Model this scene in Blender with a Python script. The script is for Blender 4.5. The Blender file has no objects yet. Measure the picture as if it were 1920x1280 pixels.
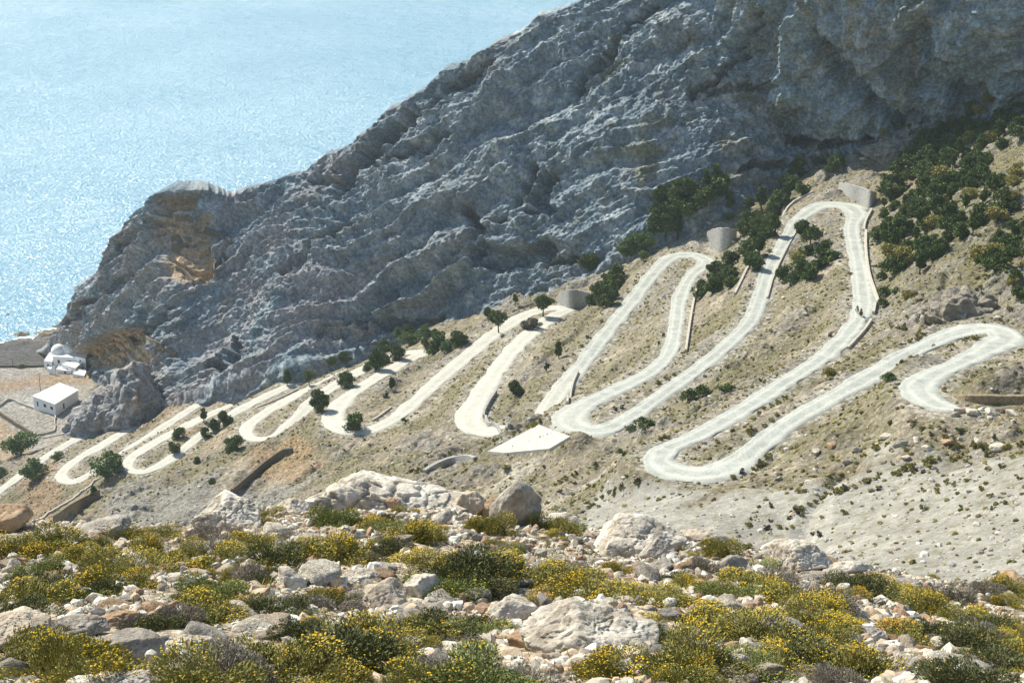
import bpy, bmesh, math, random, time
import numpy as np
from mathutils import Vector, Matrix
T0=time.time()
S=bpy.context.scene
# ------------------------------------------------------------------ camera, sky, sun, exposure
F=3045.; PIT=math.atan(1040/F); H=240.
cam=bpy.data.objects.new('camera',bpy.data.cameras.new('camera')); S.collection.objects.link(cam)
cam.location=(0,0,H); cam.rotation_euler=(math.pi/2-PIT,0,0)
cam.data.sensor_width=36; cam.data.lens=36*F/1920; cam.data.clip_start=.2; cam.data.clip_end=120000
S.camera=cam
SUN_EL=math.radians(43); SUN_AZ=math.radians(-45)      # azimuth from +Y, negative = left
W=bpy.data.worlds.new('World'); S.world=W; W.use_nodes=True
nt=W.node_tree; bg=nt.nodes['Background']; sk=nt.nodes.new('ShaderNodeTexSky'); sk.sky_type='NISHITA'; sk.sun_disc=False
sk.sun_elevation=SUN_EL; sk.sun_rotation=SUN_AZ; sk.altitude=200; sk.dust_density=.6; sk.air_density=1.3; sk.ozone_density=2.0
nt.links.new(sk.outputs[0],bg.inputs[0]); bg.inputs[1].default_value=.095
sl=bpy.data.lights.new('sun','SUN'); sl.energy=4.8; sl.angle=math.radians(.53); sl.color=(1,.94,.82)
so=bpy.data.objects.new('sun',sl); S.collection.objects.link(so)
sd=Vector((math.sin(SUN_AZ)*math.cos(SUN_EL),math.cos(SUN_AZ)*math.cos(SUN_EL),math.sin(SUN_EL)))
so.rotation_euler=sd.to_track_quat('Z','Y').to_euler()
S.view_settings.view_transform='Standard'; S.view_settings.look='None'; S.view_settings.exposure=.64; S.view_settings.gamma=1
S.cycles.max_bounces=5; S.cycles.diffuse_bounces=3; S.cycles.glossy_bounces=2; S.cycles.volume_bounces=0
rnd=random.Random(7); rng=np.random.default_rng(7)
# ------------------------------------------------------------------ helpers
def ray(px,py):
    x=(px-960)/F; y=-(py-640)/F
    return np.array([x, math.cos(PIT)+y*math.sin(PIT), -math.sin(PIT)+y*math.cos(PIT)])
EYE=np.array([0,0,H])
def at_z(px,py,z):
    r=ray(px,py); return EYE+r*((z-H)/r[2])
def at_d(px,py,d):
    r=ray(px,py); return EYE+r*(d/math.hypot(r[0],r[1]))
def proj(P):
    P=np.asarray(P,float); x=P[...,0]; y=P[...,1]; z=P[...,2]-H
    dep=y*math.cos(PIT)-z*math.sin(PIT); up=y*math.sin(PIT)+z*math.cos(PIT)
    dep=np.where(dep<1e-3,1e-3,dep)
    return 960+F*x/dep, 640-F*up/dep
def hsh(*c):
    h=np.zeros(np.broadcast(*c).shape,np.uint32)
    for k,v in zip((0x8da6b343,0xd8163841,0xcb1ab31f,0x165667b1),c):
        h=h^(v.astype(np.int64).astype(np.uint32)*np.uint32(k)); h=(h^(h>>np.uint32(15)))*np.uint32(0x2c1b3c6d)
    h^=h>>np.uint32(12); h=h*np.uint32(0x297a2d39); h^=h>>np.uint32(15)
    return h
def h01(*c): return hsh(*c).astype(np.float32)/np.float32(4294967295.)
def vn2(x,y,s=0):
    xi=np.floor(x);yi=np.floor(y);a=x-xi;b=y-yi;a=a*a*a*(a*(a*6-15)+10);b=b*b*b*(b*(b*6-15)+10);k=np.array(s)
    f=lambda i,j:h01(xi+i,yi+j,k)
    u=f(0,0)*(1-a)+f(1,0)*a; v=f(0,1)*(1-a)+f(1,1)*a
    return (u*(1-b)+v*b)*2-1
def fbm2(x,y,o=5,s=0,g=.5):
    r=0;A=1;n=0
    for i in range(o):
        c,q=math.cos(i*.9),math.sin(i*.9)
        r=r+A*vn2((x*c-y*q)*2**i+i*17.3,(x*q+y*c)*2**i+i*9.1,s+i);n+=A;A*=g
    return r/n*1.5
def vn3(x,y,z,s=0):
    xi=np.floor(x);yi=np.floor(y);zi=np.floor(z);a=x-xi;b=y-yi;c=z-zi
    a=a*a*(3-2*a);b=b*b*(3-2*b);c=c*c*(3-2*c);k=np.array(s)
    f=lambda i,j,l:h01(xi+i,yi+j,zi+l,k)
    r=0
    for l,w in((0,1-c),(1,c)):
        r=r+w*((f(0,0,l)*(1-a)+f(1,0,l)*a)*(1-b)+(f(0,1,l)*(1-a)+f(1,1,l)*a)*b)
    return r*2-1
def fbm3(P,sc,o=4,s=0,g=.5,ridge=False):
    x,y,z=(P[...,i]/sc for i in range(3)); r=0;A=1;n=0
    for i in range(o):
        v=vn3(x*2**i+i*7.7,y*2**i+i*3.1,z*2**i+i*5.3,s+i)
        if ridge: v=1-2*np.abs(v)
        r=r+A*v;n+=A;A*=g
    return r/n*(1 if ridge else 1.5)
def worley3(P,sc,s=0):
    """distance to nearest / second nearest cell point and the nearest cell's random number"""
    x,y,z=(P[...,i]/sc for i in range(3)); xi=np.floor(x);yi=np.floor(y);zi=np.floor(z)
    f1=np.full(x.shape,9.);f2=np.full(x.shape,9.);cid=np.zeros(x.shape)
    for i in(-1,0,1):
        for j in(-1,0,1):
            for k in(-1,0,1):
                cx,cy,cz=xi+i,yi+j,zi+k
                h=hsh(cx,cy,cz,np.array(s)); px=cx+(h&1023)/1023.;py=cy+((h>>10)&1023)/1023.;pz=cz+((h>>20)&1023)/1023.
                d=np.sqrt((x-px)**2+(y-py)**2+(z-pz)**2); m=d<f1
                f2=np.where(m,f1,np.minimum(f2,d)); cid=np.where(m,(h>>7&4095)/4095.,cid); f1=np.where(m,d,f1)
    return f1,f2,cid
def smooth(a,b,x):
    t=np.clip((x-a)/(b-a),0,1); return t*t*(3-2*t)
def inpoly(px,py,poly):
    r=np.zeros(np.shape(px),bool); n=len(poly)
    for i in range(n):
        x0,y0=poly[i];x1,y1=poly[(i+1)%n]
        if y0==y1: continue
        c=((py>min(y0,y1))&(py<=max(y0,y1)))&(px<(x1-x0)*(py-y0)/(y1-y0)+x0); r^=c
    return r
def dpoly(px,py,pl):
    """distance (px) to polyline and fraction along"""
    D=np.full(np.shape(px),1e9);Tm=np.zeros(np.shape(px));n=len(pl)-1
    for i in range(n):
        ax,ay=pl[i];bx,by=pl[i+1];dx,dy=bx-ax,by-ay
        t=np.clip(((px-ax)*dx+(py-ay)*dy)/(dx*dx+dy*dy+1e-9),0,1); d=np.hypot(px-ax-t*dx,py-ay-t*dy)
        m=d<D;D=np.where(m,d,D);Tm=np.where(m,(i+t)/n,Tm)
    return D,Tm
def mesh_np(name,V,Fc,smoothf=True):
    me=bpy.data.meshes.new(name); V=np.asarray(V,np.float32); Fc=np.asarray(Fc,np.int32); k=Fc.shape[1]
    me.vertices.add(len(V)); me.vertices.foreach_set('co',V.ravel())
    me.loops.add(Fc.size); me.loops.foreach_set('vertex_index',Fc.ravel())
    me.polygons.add(len(Fc)); me.polygons.foreach_set('loop_start',np.arange(0,Fc.size,k,dtype=np.int32))
    me.update(calc_edges=True)
    me.polygons.foreach_set('use_smooth',np.full(len(Fc),smoothf)); return me
def grid_faces(nr,nc):
    i=np.arange(nr*nc).reshape(nr,nc)
    return np.stack([i[:-1,:-1],i[:-1,1:],i[1:,1:],i[1:,:-1]],-1).reshape(-1,4)
def vattr(me,name,A):
    A=np.asarray(A,np.float32)
    if A.ndim==1: a=me.attributes.new(name,'FLOAT','POINT'); a.data.foreach_set('value',A)
    else:
        a=me.attributes.new(name,'FLOAT_COLOR','POINT'); a.data.foreach_set('color',np.c_[A,np.ones(len(A),np.float32)].astype(np.float32).ravel())
def link(name,me,mat=None,parent=None,kind=None,label=None,cat=None,group=None,loc=None):
    o=bpy.data.objects.new(name,me); S.collection.objects.link(o)
    if mat is not None and me is not None and not me.materials: me.materials.append(mat)
    if parent: o.parent=parent
    if loc is not None: o.location=loc
    tag(o,label,cat,group,kind); return o
def tag(o,label=None,cat=None,group=None,kind=None):
    if label:o['label']=label
    if cat:o['category']=cat
    if group:o['group']=group
    if kind:o['kind']=kind
# ---- node materials
class M:
    def __init__(s,name,rough=.9,spec=.2):
        s.m=bpy.data.materials.new(name); s.m.use_nodes=True; s.t=s.m.node_tree; s.b=s.t.nodes['Principled BSDF']
        s.b.inputs['Roughness'].default_value=rough; s.b.inputs['Specular IOR Level'].default_value=spec
    def n(s,ty,**k):
        o=s.t.nodes.new('ShaderNode'+ty)
        for a,v in k.items(): setattr(o,a,v)
        return o
    def L(s,a,b): s.t.links.new(a,b)
    def coord(s,kind='Object'): return s.n('TexCoord').outputs[kind]
    def pos(s): return s.n('NewGeometry').outputs['Position']
    def noise(s,vec,scale,detail=5,rough=.55,w=None):
        o=s.n('TexNoise'); o.inputs['Scale'].default_value=scale;o.inputs['Detail'].default_value=detail;o.inputs['Roughness'].default_value=rough
        s.L(vec,o.inputs['Vector']); return o.outputs['Fac']
    def vor(s,vec,scale,feature='F1',out='Distance'):
        o=s.n('TexVoronoi',feature=feature); o.inputs['Scale'].default_value=scale; s.L(vec,o.inputs['Vector']); return o.outputs[out]
    def ramp(s,fac,stops,out='Color'):
        o=s.n('ValToRGB'); e=o.color_ramp.elements
        while len(e)<len(stops): e.new(.5)
        for x,(p,c) in zip(e,stops):
            x.position=p; x.color=(*c,1) if hasattr(c,'__len__') else (c,c,c,1)
        s.L(fac,o.inputs['Fac']); return o.outputs[out]
    def mix(s,fac,a,b,mode='MIX'):
        o=s.n('Mix',data_type='RGBA',blend_type=mode)
        for v,i in((fac,0),(a,6),(b,7)):
            if hasattr(v,'links'): s.L(v,o.inputs[i])
            elif i==0: o.inputs[0].default_value=v
            else: o.inputs[i].default_value=(*v,1) if hasattr(v,'__len__') else (v,v,v,1)
        return o.outputs[2]
    def math(s,op,a,b=None):
        o=s.n('Math',operation=op)
        for v,i in((a,0),(b,1)):
            if v is None: continue
            if hasattr(v,'links'): s.L(v,o.inputs[i])
            else: o.inputs[i].default_value=v
        return o.outputs[0]
    def attr(s,name,out='Color'):
        o=s.n('Attribute'); o.attribute_name=name; return o.outputs[out]
    def rand(s): return s.n('ObjectInfo').outputs['Random']
    def col(s,c):
        if hasattr(c,'links'): s.L(c,s.b.inputs['Base Color'])
        else: s.b.inputs['Base Color'].default_value=(*c,1)
        return s
    def bump(s,h,dist=.1,strength=1):
        o=s.n('Bump'); o.inputs['Distance'].default_value=dist; o.inputs['Strength'].default_value=strength
        s.L(h,o.inputs['Height']); 
        if s.b.inputs['Normal'].links: s.L(s.b.inputs['Normal'].links[0].from_socket,o.inputs['Normal'])
        s.L(o.outputs[0],s.b.inputs['Normal']); return s
# ================================================================== ROAD CONTROL
N=None
road_ctl=[
[(1850,772,150),(1800,768,N),(1750,755,N),(1722,728,148.5),(1745,705,N),(1800,680,N),(1860,650,N),(1888,630,145),(1860,616,N),(1800,622,N),(1720,655,N),(1640,700,N),(1560,745,N),(1480,792,N),(1420,838,N),(1375,872,N),(1320,888,N),(1265,883,134),(1236,865,N),(1250,842,N),(1310,815,N),(1390,770,N),(1470,718,N),(1545,668,N),(1595,618,N),(1618,580,N),(1616,530,N),(1606,475,N),(1598,425,N),(1606,398,121),(1585,385,N),(1545,384,N),(1505,405,N),(1475,450,N),(1445,500,N),(1428,550,N),(1408,600,N),(1370,640,N),(1310,690,N),(1240,740,N),(1180,782,N),(1125,806,N),(1085,802,109),(1068,785,N),(1095,760,N),(1160,728,N),(1215,700,N),(1252,665,N),(1268,610,N),(1275,560,N),(1298,515,N),(1325,490,98),(1300,478,N),(1265,480,N),(1228,510,N),(1185,565,N),(1140,620,N),(1090,685,N),(1046,738,N),(1024,778,91)],
[(950,806,88.5),(905,808,N),(880,790,87),(893,755,N),(925,705,N),(960,658,N),(1000,620,N),(1040,592,N),(1062,580,79),(1035,577,N),(1000,585,N),(935,620,N),(885,660,N),(845,693,N),(805,728,N),(770,760,N),(735,787,N),(690,806,N),(650,806,70),(625,788,N),(640,755,N),(690,718,N),(755,680,N),(790,660,61.5),(745,665,N),(690,688,N),(635,718,N),(590,750,N),(550,790,N),(510,820,N),(475,822,53.5),(462,805,N),(495,775,N),(555,742,N),(620,712,N),(690,680,N),(715,668,46),(690,672,N),(640,688,N),(590,704,N),(545,722,N),(480,752,N),(420,785,N),(365,825,N),(320,860,N),(270,884,N),(242,880,37),(245,860,N),(290,830,N),(345,800,N),(410,770,N),(455,752,N),(468,742,30),(430,740,N),(385,752,N),(330,785,N),(270,825,N),(215,860,N),(170,890,N),(135,903,23),(115,893,N),(135,868,N),(190,835,N),(250,800,N),(310,775,18),(260,785,N),(200,800,N),(150,820,N),(105,845,N),(60,875,N),(20,905,14),(-30,940,12)]]
def line3(seg):
    P=np.array([(a,b) for a,b,_ in seg],float); n=len(seg); z=[c for _,_,c in seg]
    k=[i for i in range(n) if z[i] is not None]
    zz=np.interp(np.arange(n)*1.,k,[z[i] for i in k])
    for _ in range(6):
        Wp=np.array([at_z(P[i,0],P[i,1],zz[i]) for i in range(n)])
        L=np.r_[0,np.cumsum(np.hypot(*(Wp[1:,:2]-Wp[:-1,:2]).T))]
        zz=np.interp(L,L[k],[z[i] for i in k])
    return Wp
def catmull(P,step):
    P=np.asarray(P,float); Q=np.r_[[2*P[0]-P[1]],P,[2*P[-1]-P[-2]]]; out=[]
    for i in range(len(P)-1):
        a,b,c,d=Q[i:i+4]; n=max(2,int(np.linalg.norm(c-b)/step))
        # centripetal spline
        t0=0;t1=t0+max(1e-3,np.linalg.norm(b-a))**.5;t2=t1+max(1e-3,np.linalg.norm(c-b))**.5;t3=t2+max(1e-3,np.linalg.norm(d-c))**.5
        for t in np.linspace(t1,t2,n,endpoint=False):
            A1=(t1-t)/(t1-t0)*a+(t-t0)/(t1-t0)*b;A2=(t2-t)/(t2-t1)*b+(t-t1)/(t2-t1)*c;A3=(t3-t)/(t3-t2)*c+(t-t2)/(t3-t2)*d
            B1=(t2-t)/(t2-t0)*A1+(t-t0)/(t2-t0)*A2;B2=(t3-t)/(t3-t1)*A2+(t-t1)/(t3-t1)*A3
            out.append((t2-t)/(t2-t1)*B1+(t-t1)/(t2-t1)*B2)
    out.append(P[-1]); return np.array(out)
RC=[line3(s) for s in road_ctl]
RD=[catmull(r,1.0) for r in RC]
# ================================================================== HILLSIDE SURFACE
ctl=[(330,765,25),(440,745,33),(560,705,45),(700,645,51),(780,625,57),(860,600,63),(960,560,71),(1060,527,80),(1130,495,86),(1200,458,93),(1330,405,105),(1420,345,112),(1510,292,120),(1600,272,125),(1740,228,136),(1920,188,147),(2050,150,152),
(1700,560,132),(1800,500,138),(1900,450,143),(1750,400,132),(1850,330,139),(1680,320,127),(1900,250,144),(1850,580,142),(1960,640,148),(1920,700,149),(1920,780,152),(1700,800,147),(1560,850,142),(1620,900,145),(1500,960,143),(1300,960,139),(1300,1010,142),(1150,960,130),(1100,990,133),(1500,1060,150),(1700,1090,156),(1920,1110,163),(1920,950,157),(1750,950,151),(1920,860,154),(2050,900,160),(2050,700,155),(2050,450,150),(2050,1100,170),
(1000,870,103),(1000,960,113),(1150,880,118),(850,870,93),(850,950,103),(700,860,79),(700,950,89),(560,870,66),(560,950,76),(450,900,57),(400,980,64),(300,930,48),(250,1000,56),(150,950,33),(100,990,37),(0,970,20),(0,1010,27),(50,1030,34),(1080,745,94),
(0,850,9),(60,840,10),(0,780,8),(100,800,10),(60,700,6),(0,700,6),(150,720,8),(-100,700,5),(-100,850,6),(-150,950,8),(230,720,12),(40,641,.6),(100,645,.6),(-60,638,.5),(160,660,1)]
cw=[(-260,790,-9),(-120,780,-9),(20,780,-5),(200,780,10),(50,700,60),(180,660,150),(-40,660,45),(0,100,178),(45,100,180),(-50,100,165),(-100,110,140),(70,100,186),(0,200,134),(0,150,153),(60,150,164),(-100,300,72),(-60,230,95),(-150,250,50),(-200,400,8),(-240,600,4),(30,200,140),(120,250,175),(150,400,165),(0,50,196),(30,50,198),(-40,50,190)]
C=[at_z(*c) for c in ctl]+[np.array(c,float) for c in cw]
for r in RD: C+=list(r[::14])
C=np.array(C)
def tps_fit(C,lam=1.0):
    n=len(C); d2=((C[:,None,:2]-C[None,:,:2])**2).sum(-1)/1e4; K=.5*d2*np.log(d2+1e-12)
    K[np.arange(n),np.arange(n)]=lam*1e-4
    A=np.zeros((n+3,n+3));A[:n,:n]=K;A[:n,n]=1;A[:n,n+1:]=C[:,:2]/100;A[n:,:n]=A[:n,n:].T
    return np.linalg.solve(A,np.r_[C[:,2],0,0,0])
wt=tps_fit(C,8.)
def tps(X,Y):
    sh=X.shape;X=X.ravel()/100;Y=Y.ravel()/100;out=np.zeros(len(X));n=len(C)
    for i in range(0,len(X),60000):
        x=X[i:i+60000];y=Y[i:i+60000]
        d2=(x[:,None]-C[None,:,0]/100)**2+(y[:,None]-C[None,:,1]/100)**2
        out[i:i+60000]=(.5*d2*np.log(d2+1e-12))@wt[:n]+wt[n]+wt[n+1]*x+wt[n+2]*y
    return out.reshape(sh)
NR,NC=1300,1050
Y1=np.concatenate([np.linspace(48,140,60,endpoint=False),140+(780-140)*(np.linspace(0,1,NR-60))**1.12])
HX=lambda Y:40+.40*Y
su=np.linspace(-1,1,NC)
GX=su[None,:]*HX(Y1)[:,None]; GY=np.repeat(Y1[:,None],NC,1)
GZ=tps(GX,GY); GZ0=GZ.copy()
gpx,gpy=proj(np.stack([GX,GY,GZ],-1))
# road distance field
RDist=np.full(GX.shape,1e9);RZ=np.zeros(GX.shape)
for r in RD:
    for i in range(len(r)-1):
        a,b=r[i],r[i+1]; y0,y1=min(a[1],b[1])-14,max(a[1],b[1])+14
        i0,i1=np.searchsorted(Y1,[y0,y1]); 
        if i1<=i0: continue
        hx=HX(Y1[i0:i1]).max(); j0=int(max(0,((min(a[0],b[0])-14)/HX(Y1[i0:i1]).min()+1)/2*(NC-1))) if min(a[0],b[0])-14<0 else int(max(0,((min(a[0],b[0])-14)/hx+1)/2*(NC-1)))
        xm=max(a[0],b[0])+14; j1=int(min(NC,((xm/(hx if xm<0 else HX(Y1[i0:i1]).min())+1)/2*(NC-1))+2))
        x=GX[i0:i1,j0:j1];y=GY[i0:i1,j0:j1];dx,dy=b[0]-a[0],b[1]-a[1]
        t=np.clip(((x-a[0])*dx+(y-a[1])*dy)/(dx*dx+dy*dy+1e-9),0,1);d=np.hypot(x-a[0]-t*dx,y-a[1]-t*dy)
        D=RDist[i0:i1,j0:j1];m=d<D; D[m]=d[m]; RZ[i0:i1,j0:j1][m]=(a[2]+t*(b[2]-a[2]))[m]
def roadw(px,py):   # half width in metres
    w=np.interp(px,[0,300,700,1000,1250,1500,1900],[2.2,2.4,2.9,3.3,2.6,2.55,2.9])
    w=w+1.3*np.exp(-((px-1300)**2/90**2+(py-880)**2/35**2))+2.2*np.exp(-((px-1585)**2/60**2+(py-385)**2/25**2))+1.6*np.exp(-((px-1085)**2/60**2+(py-795)**2/30**2))+1.2*np.exp(-((px-1300)**2/60**2+(py-480)**2/22**2))+1.4*np.exp(-((px-895)**2/50**2+(py-780)**2/45**2))+1.2*np.exp(-((px-640)**2/50**2+(py-790)**2/40**2))+1.5*np.exp(-((px-1860)**2/60**2+(py-630)**2/25**2))+1.2*np.exp(-((px-1730)**2/40**2+(py-735)**2/30**2))
    return w*(1-.8*smooth(1765,1815,px)*smooth(745,752,py))
# zones in picture terms (ground cover): value masks with noisy edges
def zone(px,py,poly,soft=14,n=None):
    m=inpoly(px,py,poly); d,_=dpoly(px,py,poly+[poly[0]]); s=np.where(m,d,-d)
    if n is not None: s=s+n*soft*1.6
    return smooth(-soft,soft,s)
nA=fbm2(GX/22,GY/22,5,11); nB=fbm2(GX/7,GY/7,4,23); nC=fbm2(GX/2.2,GY/2.2,4,31); nD=fbm2(GX/55,GY/55,3,41)
plain=zone(gpx,gpy,[(-400,640),(96,640),(150,690),(180,720),(120,820),(60,858),(-400,890)],8,None)
SCREE=[[(1060,985),(1230,925),(1390,930),(1560,885),(1740,850),(1990,820),(1990,1200),(1050,1200)],[(1120,905),(1230,915),(1330,912),(1250,960),(1080,1000)],[(590,880),(520,950),(380,1000),(200,990),(210,930),(330,900),(450,905)]]
scr=np.max([zone(gpx,gpy,p,16,nB) for p in SCREE[:2]],0)
scr2=zone(gpx,gpy,SCREE[2],16,nB)
rocky=np.clip(smooth(.0,.55,nA+.35*nB),0,1)*(1-scr)*(1-plain)
# displacement
rough=.25+.75*(1-plain)*(1-.75*scr)
disp=(nA*1.6*(1-.45*scr)+nB*.75*(1-.6*scr)+nC*.30*(1-.8*scr))*rough+rocky*np.abs(nB)*1.3
# outcrops: sharp worley ledges on rocky parts
P3=np.stack([GX,GY*.7,GZ],-1); f1,f2,cid=worley3(P3,3.2,5); disp+=rocky*(1-scr)*( (cid-.4)*1.5*smooth(0,.18,f2-f1))*.8
gull=1-np.abs(fbm2((GX*.8-GY*.35)/26,(GX*.3+GY*.8)/90,3,57)); disp-=np.clip(gull-.8,0,1)*9*(1-plain)*(1-smooth(0,1,scr)*.5)
hw=roadw(gpx,gpy)
t=smooth(0,1,(RDist-hw-.9)/6.5)
near=smooth(0,1,(RDist-hw-1.)/12)
GZ=GZ0+disp*(.18+.82*near)
GZ=np.where(RDist<60,RZ-.12+(GZ-RZ+.12)*t,GZ)
GZ=np.where(RDist<hw+.9,RZ-.12,GZ)
# banks with ledges placed by hand (hillocks and cuts): (px,py,height m,radius m)
for bx,by,bh,br in [(1860,560,5,15),(1850,735,3.0,7),(1820,712,-1,5),(1560,820,1.5,7),(1650,850,1.5,10),(990,795,2.2,6),(560,700,1.5,9),(1700,700,1.5,8),(1560,560,2,8),(1480,480,2,9)]:
    i=np.argmin((gpx-bx)**2+(gpy-by)**2); x0,y0=GX.flat[i],GY.flat[i]; GZ+=bh*np.exp(-((GX-x0)**2+(GY-y0)**2)/(br*.6)**2)*np.clip((RDist-hw-1)/4,0,1)
def gz(x,y):
    x=np.asarray(x,float);y=np.asarray(y,float)
    fi=np.clip(np.interp(y,Y1,np.arange(NR)),0,NR-1.001); fj=np.clip((x/HX(y)+1)/2*(NC-1),0,NC-1.001)
    i=fi.astype(int);j=fj.astype(int);a=fi-i;b=fj-j
    return GZ[i,j]*(1-a)*(1-b)+GZ[i+1,j]*a*(1-b)+GZ[i,j+1]*(1-a)*b+GZ[i+1,j+1]*a*b
def hit(px,py,dmin=100,dmax=770,fn=None):
    """where the sight line through a photo pixel meets the ground"""
    fn=fn or gz; r=ray(px,py); r=r/math.hypot(r[0],r[1]); t=np.arange(dmin,dmax,.25 if dmin>60 else .02); Pz=H+r[2]*t
    g=fn(r[0]*t,r[1]*t); k=np.argmax(g>=Pz)
    if g[k]<Pz[k]: return None
    return np.array([r[0]*t[k],r[1]*t[k],g[k]])
# colours
def mixc(a,b,t): return a*(1-t[...,None])+np.asarray(b)*t[...,None]
col=np.zeros(GX.shape+(3,)); col[:]=(.315,.27,.19)
col=mixc(col,(.44,.385,.29),smooth(-.1,.6,nB+nC*.9)*.9)
warm=smooth(1150,300,gpx); col=mixc(col,(.43,.30,.185),warm*smooth(-.25,.6,nA*.7+nB*.6)*.55)
green=smooth(-.05,.5,fbm2(GX/13+5,GY/13,4,71)+.6*nC+.22)*(1-scr*.8)*(1-plain)
grove=np.maximum(zone(gpx,gpy,[(1640,560),(1650,330),(1700,240),(1990,170),(1990,560),(1760,600)],18,nB),zone(gpx,gpy,[(1060,740),(1000,800),(1050,830),(1300,850),(1230,830),(1290,760),(1480,690),(1500,650),(1320,720),(1150,830),(1020,800)],10,nB)*.6)
col=mixc(col,(.165,.155,.065),np.clip(green*.62+grove*.6*smooth(-.6,.3,nB+nC),0,.85))
col=mixc(col,(.30,.29,.27),rocky*smooth(.2,.5,cid)*.55)
col=mixc(col,(.21,.195,.17),rocky*smooth(.12,.02,f2-f1)*.6)
col=mixc(col,(.385,.375,.325),scr*.85); col=mixc(col,(.36,.355,.33),scr*smooth(0,.7,nA+.3*nC)*.55)
col=mixc(col,(.29,.285,.26),scr2*.8)
for poly,c,k,sf in [([(470,840),(560,815),(600,870),(540,900),(480,890)],(.40,.25,.12),.6,10),([(40,900),(110,850),(130,905),(100,985),(30,1000)],(.40,.25,.15),.6,12),([(330,840),(180,800),(300,760),(420,800),(330,870)],(.42,.30,.17),.45,12),
   ([(1690,760),(1920,770),(1920,840),(1700,830)],(.35,.30,.22),.5,12),([(1700,230),(1920,180),(1920,215),(1650,300),(1560,330)],(.40,.36,.27),.4,10),([(1185,440),(1340,400),(1380,440),(1290,465),(1230,475)],(.45,.42,.35),.6,10),([(950,880),(1010,860),(1000,885),(930,905)],(.52,.47,.37),.8,6)]:
    col=mixc(col,c,zone(gpx,gpy,poly,sf,nB)*k)
# coastal plain: grey sand, brown field strips, dark volcanic beach
pc=np.zeros_like(col);pc[:]=(.38,.35,.31)
pc=mixc(pc,(.40,.27,.17),zone(gpx,gpy,[(0,712),(90,706),(180,694),(165,716),(90,726),(0,738)],5,nB)*.8)
pc=mixc(pc,(.43,.31,.20),zone(gpx,gpy,[(-50,780),(0,783),(40,812),(60,850),(-60,900)],4,nB)*.8)
pc=mixc(pc,(.46,.45,.42),zone(gpx,gpy,[(0,745),(62,740),(70,757),(0,765)],4,nB)*.8)
pc=mixc(pc,(.17,.18,.10),smooth(.25,.6,nC+nB*.5)*smooth(695,700,gpy)*.45)
col=mixc(col,pc.reshape(-1,3).reshape(col.shape) if False else 0*np.array([0,0,0]),0*plain) ; col=col*(1-plain[...,None])+pc*plain[...,None]
bd=smooth(688,684,gpy)*plain; col=mixc(col,(.085,.085,.09),bd); col=mixc(col,(.115,.11,.11),bd*smooth(0,.4,np.sin(gpy*.9)+nA)*.6)
col*= (.80+.14*nC[...,None]+.06*nB[...,None])*(1+.02*scr[...,None])*(1+.12*plain[...,None])
rb=smooth(3.2,.2,RDist-hw)*(1-plain); col=mixc(col,(.46,.43,.35),rb*.75*smooth(-.7,.2,nC))
hm=M('dry_hillside',.95,.1); p=hm.pos()
c0=hm.attr('tint'); n1=hm.noise(p,.9,8,.68); n2=hm.vor(p,1.3); n3=hm.noise(p,.22,6,.6)
c1=hm.mix(hm.attr('rough','Fac'),c0,hm.mix(1,c0,hm.ramp(n1,[(.33,.38),(.50,.95),(.66,1.65)]),'MULTIPLY')); c1=hm.mix(1,c1,hm.ramp(hm.noise(p,4.5,4,.7),[(.3,.72),(.7,1.25)]),'MULTIPLY')
c1=hm.mix(hm.ramp(hm.noise(p,.55,4,.6),[(.55,0.),(.64,1.)]),c1,hm.mix(.62,c1,(.15,.135,.055)))
c1=hm.mix(hm.ramp(hm.vor(p,.8),[(.07,.75),(.15,0.)]),c1,(.66,.62,.52))
c1=hm.mix(hm.ramp(n3,[(.40,.25),(.62,0.)]),c1,(.22,.20,.16))
hm.col(c1); hm.bump(hm.math('MULTIPLY',hm.attr('rough','Fac'),hm.math('ADD',n1,hm.math('MULTIPLY',n2,.35))),.6,.9)
A4=[hit(915,850),hit(1010,798),hit(1069,829),hit(1030,840),hit(945,856)]
A_=np.array(A4); cc_=A_[:,:2].mean(0); M_=np.c_[A_[:,:2]-cc_,np.ones(5)]; co,_,_,_=np.linalg.lstsq(M_,A_[:,2],rcond=None)
A4=[np.array([q[0],q[1],co[0]*(q[0]-cc_[0])+co[1]*(q[1]-cc_[1])+co[2]+.5]) for q in A4]
big_=[(q[:2]-cc_)*1.05+cc_ for q in A4]; ins=inpoly(GX,GY,[tuple(q) for q in big_]); dap,_=dpoly(GX,GY,[tuple(q) for q in big_]+[tuple(big_[0])])
pl_=co[0]*(GX-cc_[0])+co[1]*(GY-cc_[1])+co[2]; kap=np.where(ins,1.,smooth(5,0,dap))*(RDV0:=smooth(0,.5,RDist-hw-.3)); GZ=GZ*(1-kap)+(pl_-.1)*kap
me=mesh_np('hillside',np.stack([GX,GY,GZ],-1).reshape(-1,3),grid_faces(NR,NC)); vattr(me,'tint',col.reshape(-1,3)); vattr(me,'rough',(1-.62*scr).reshape(-1))
link('hillside',me,hm.m,kind='structure',label='dry stony hillside with switchback road')
print('hillside',time.time()-T0)
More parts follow.
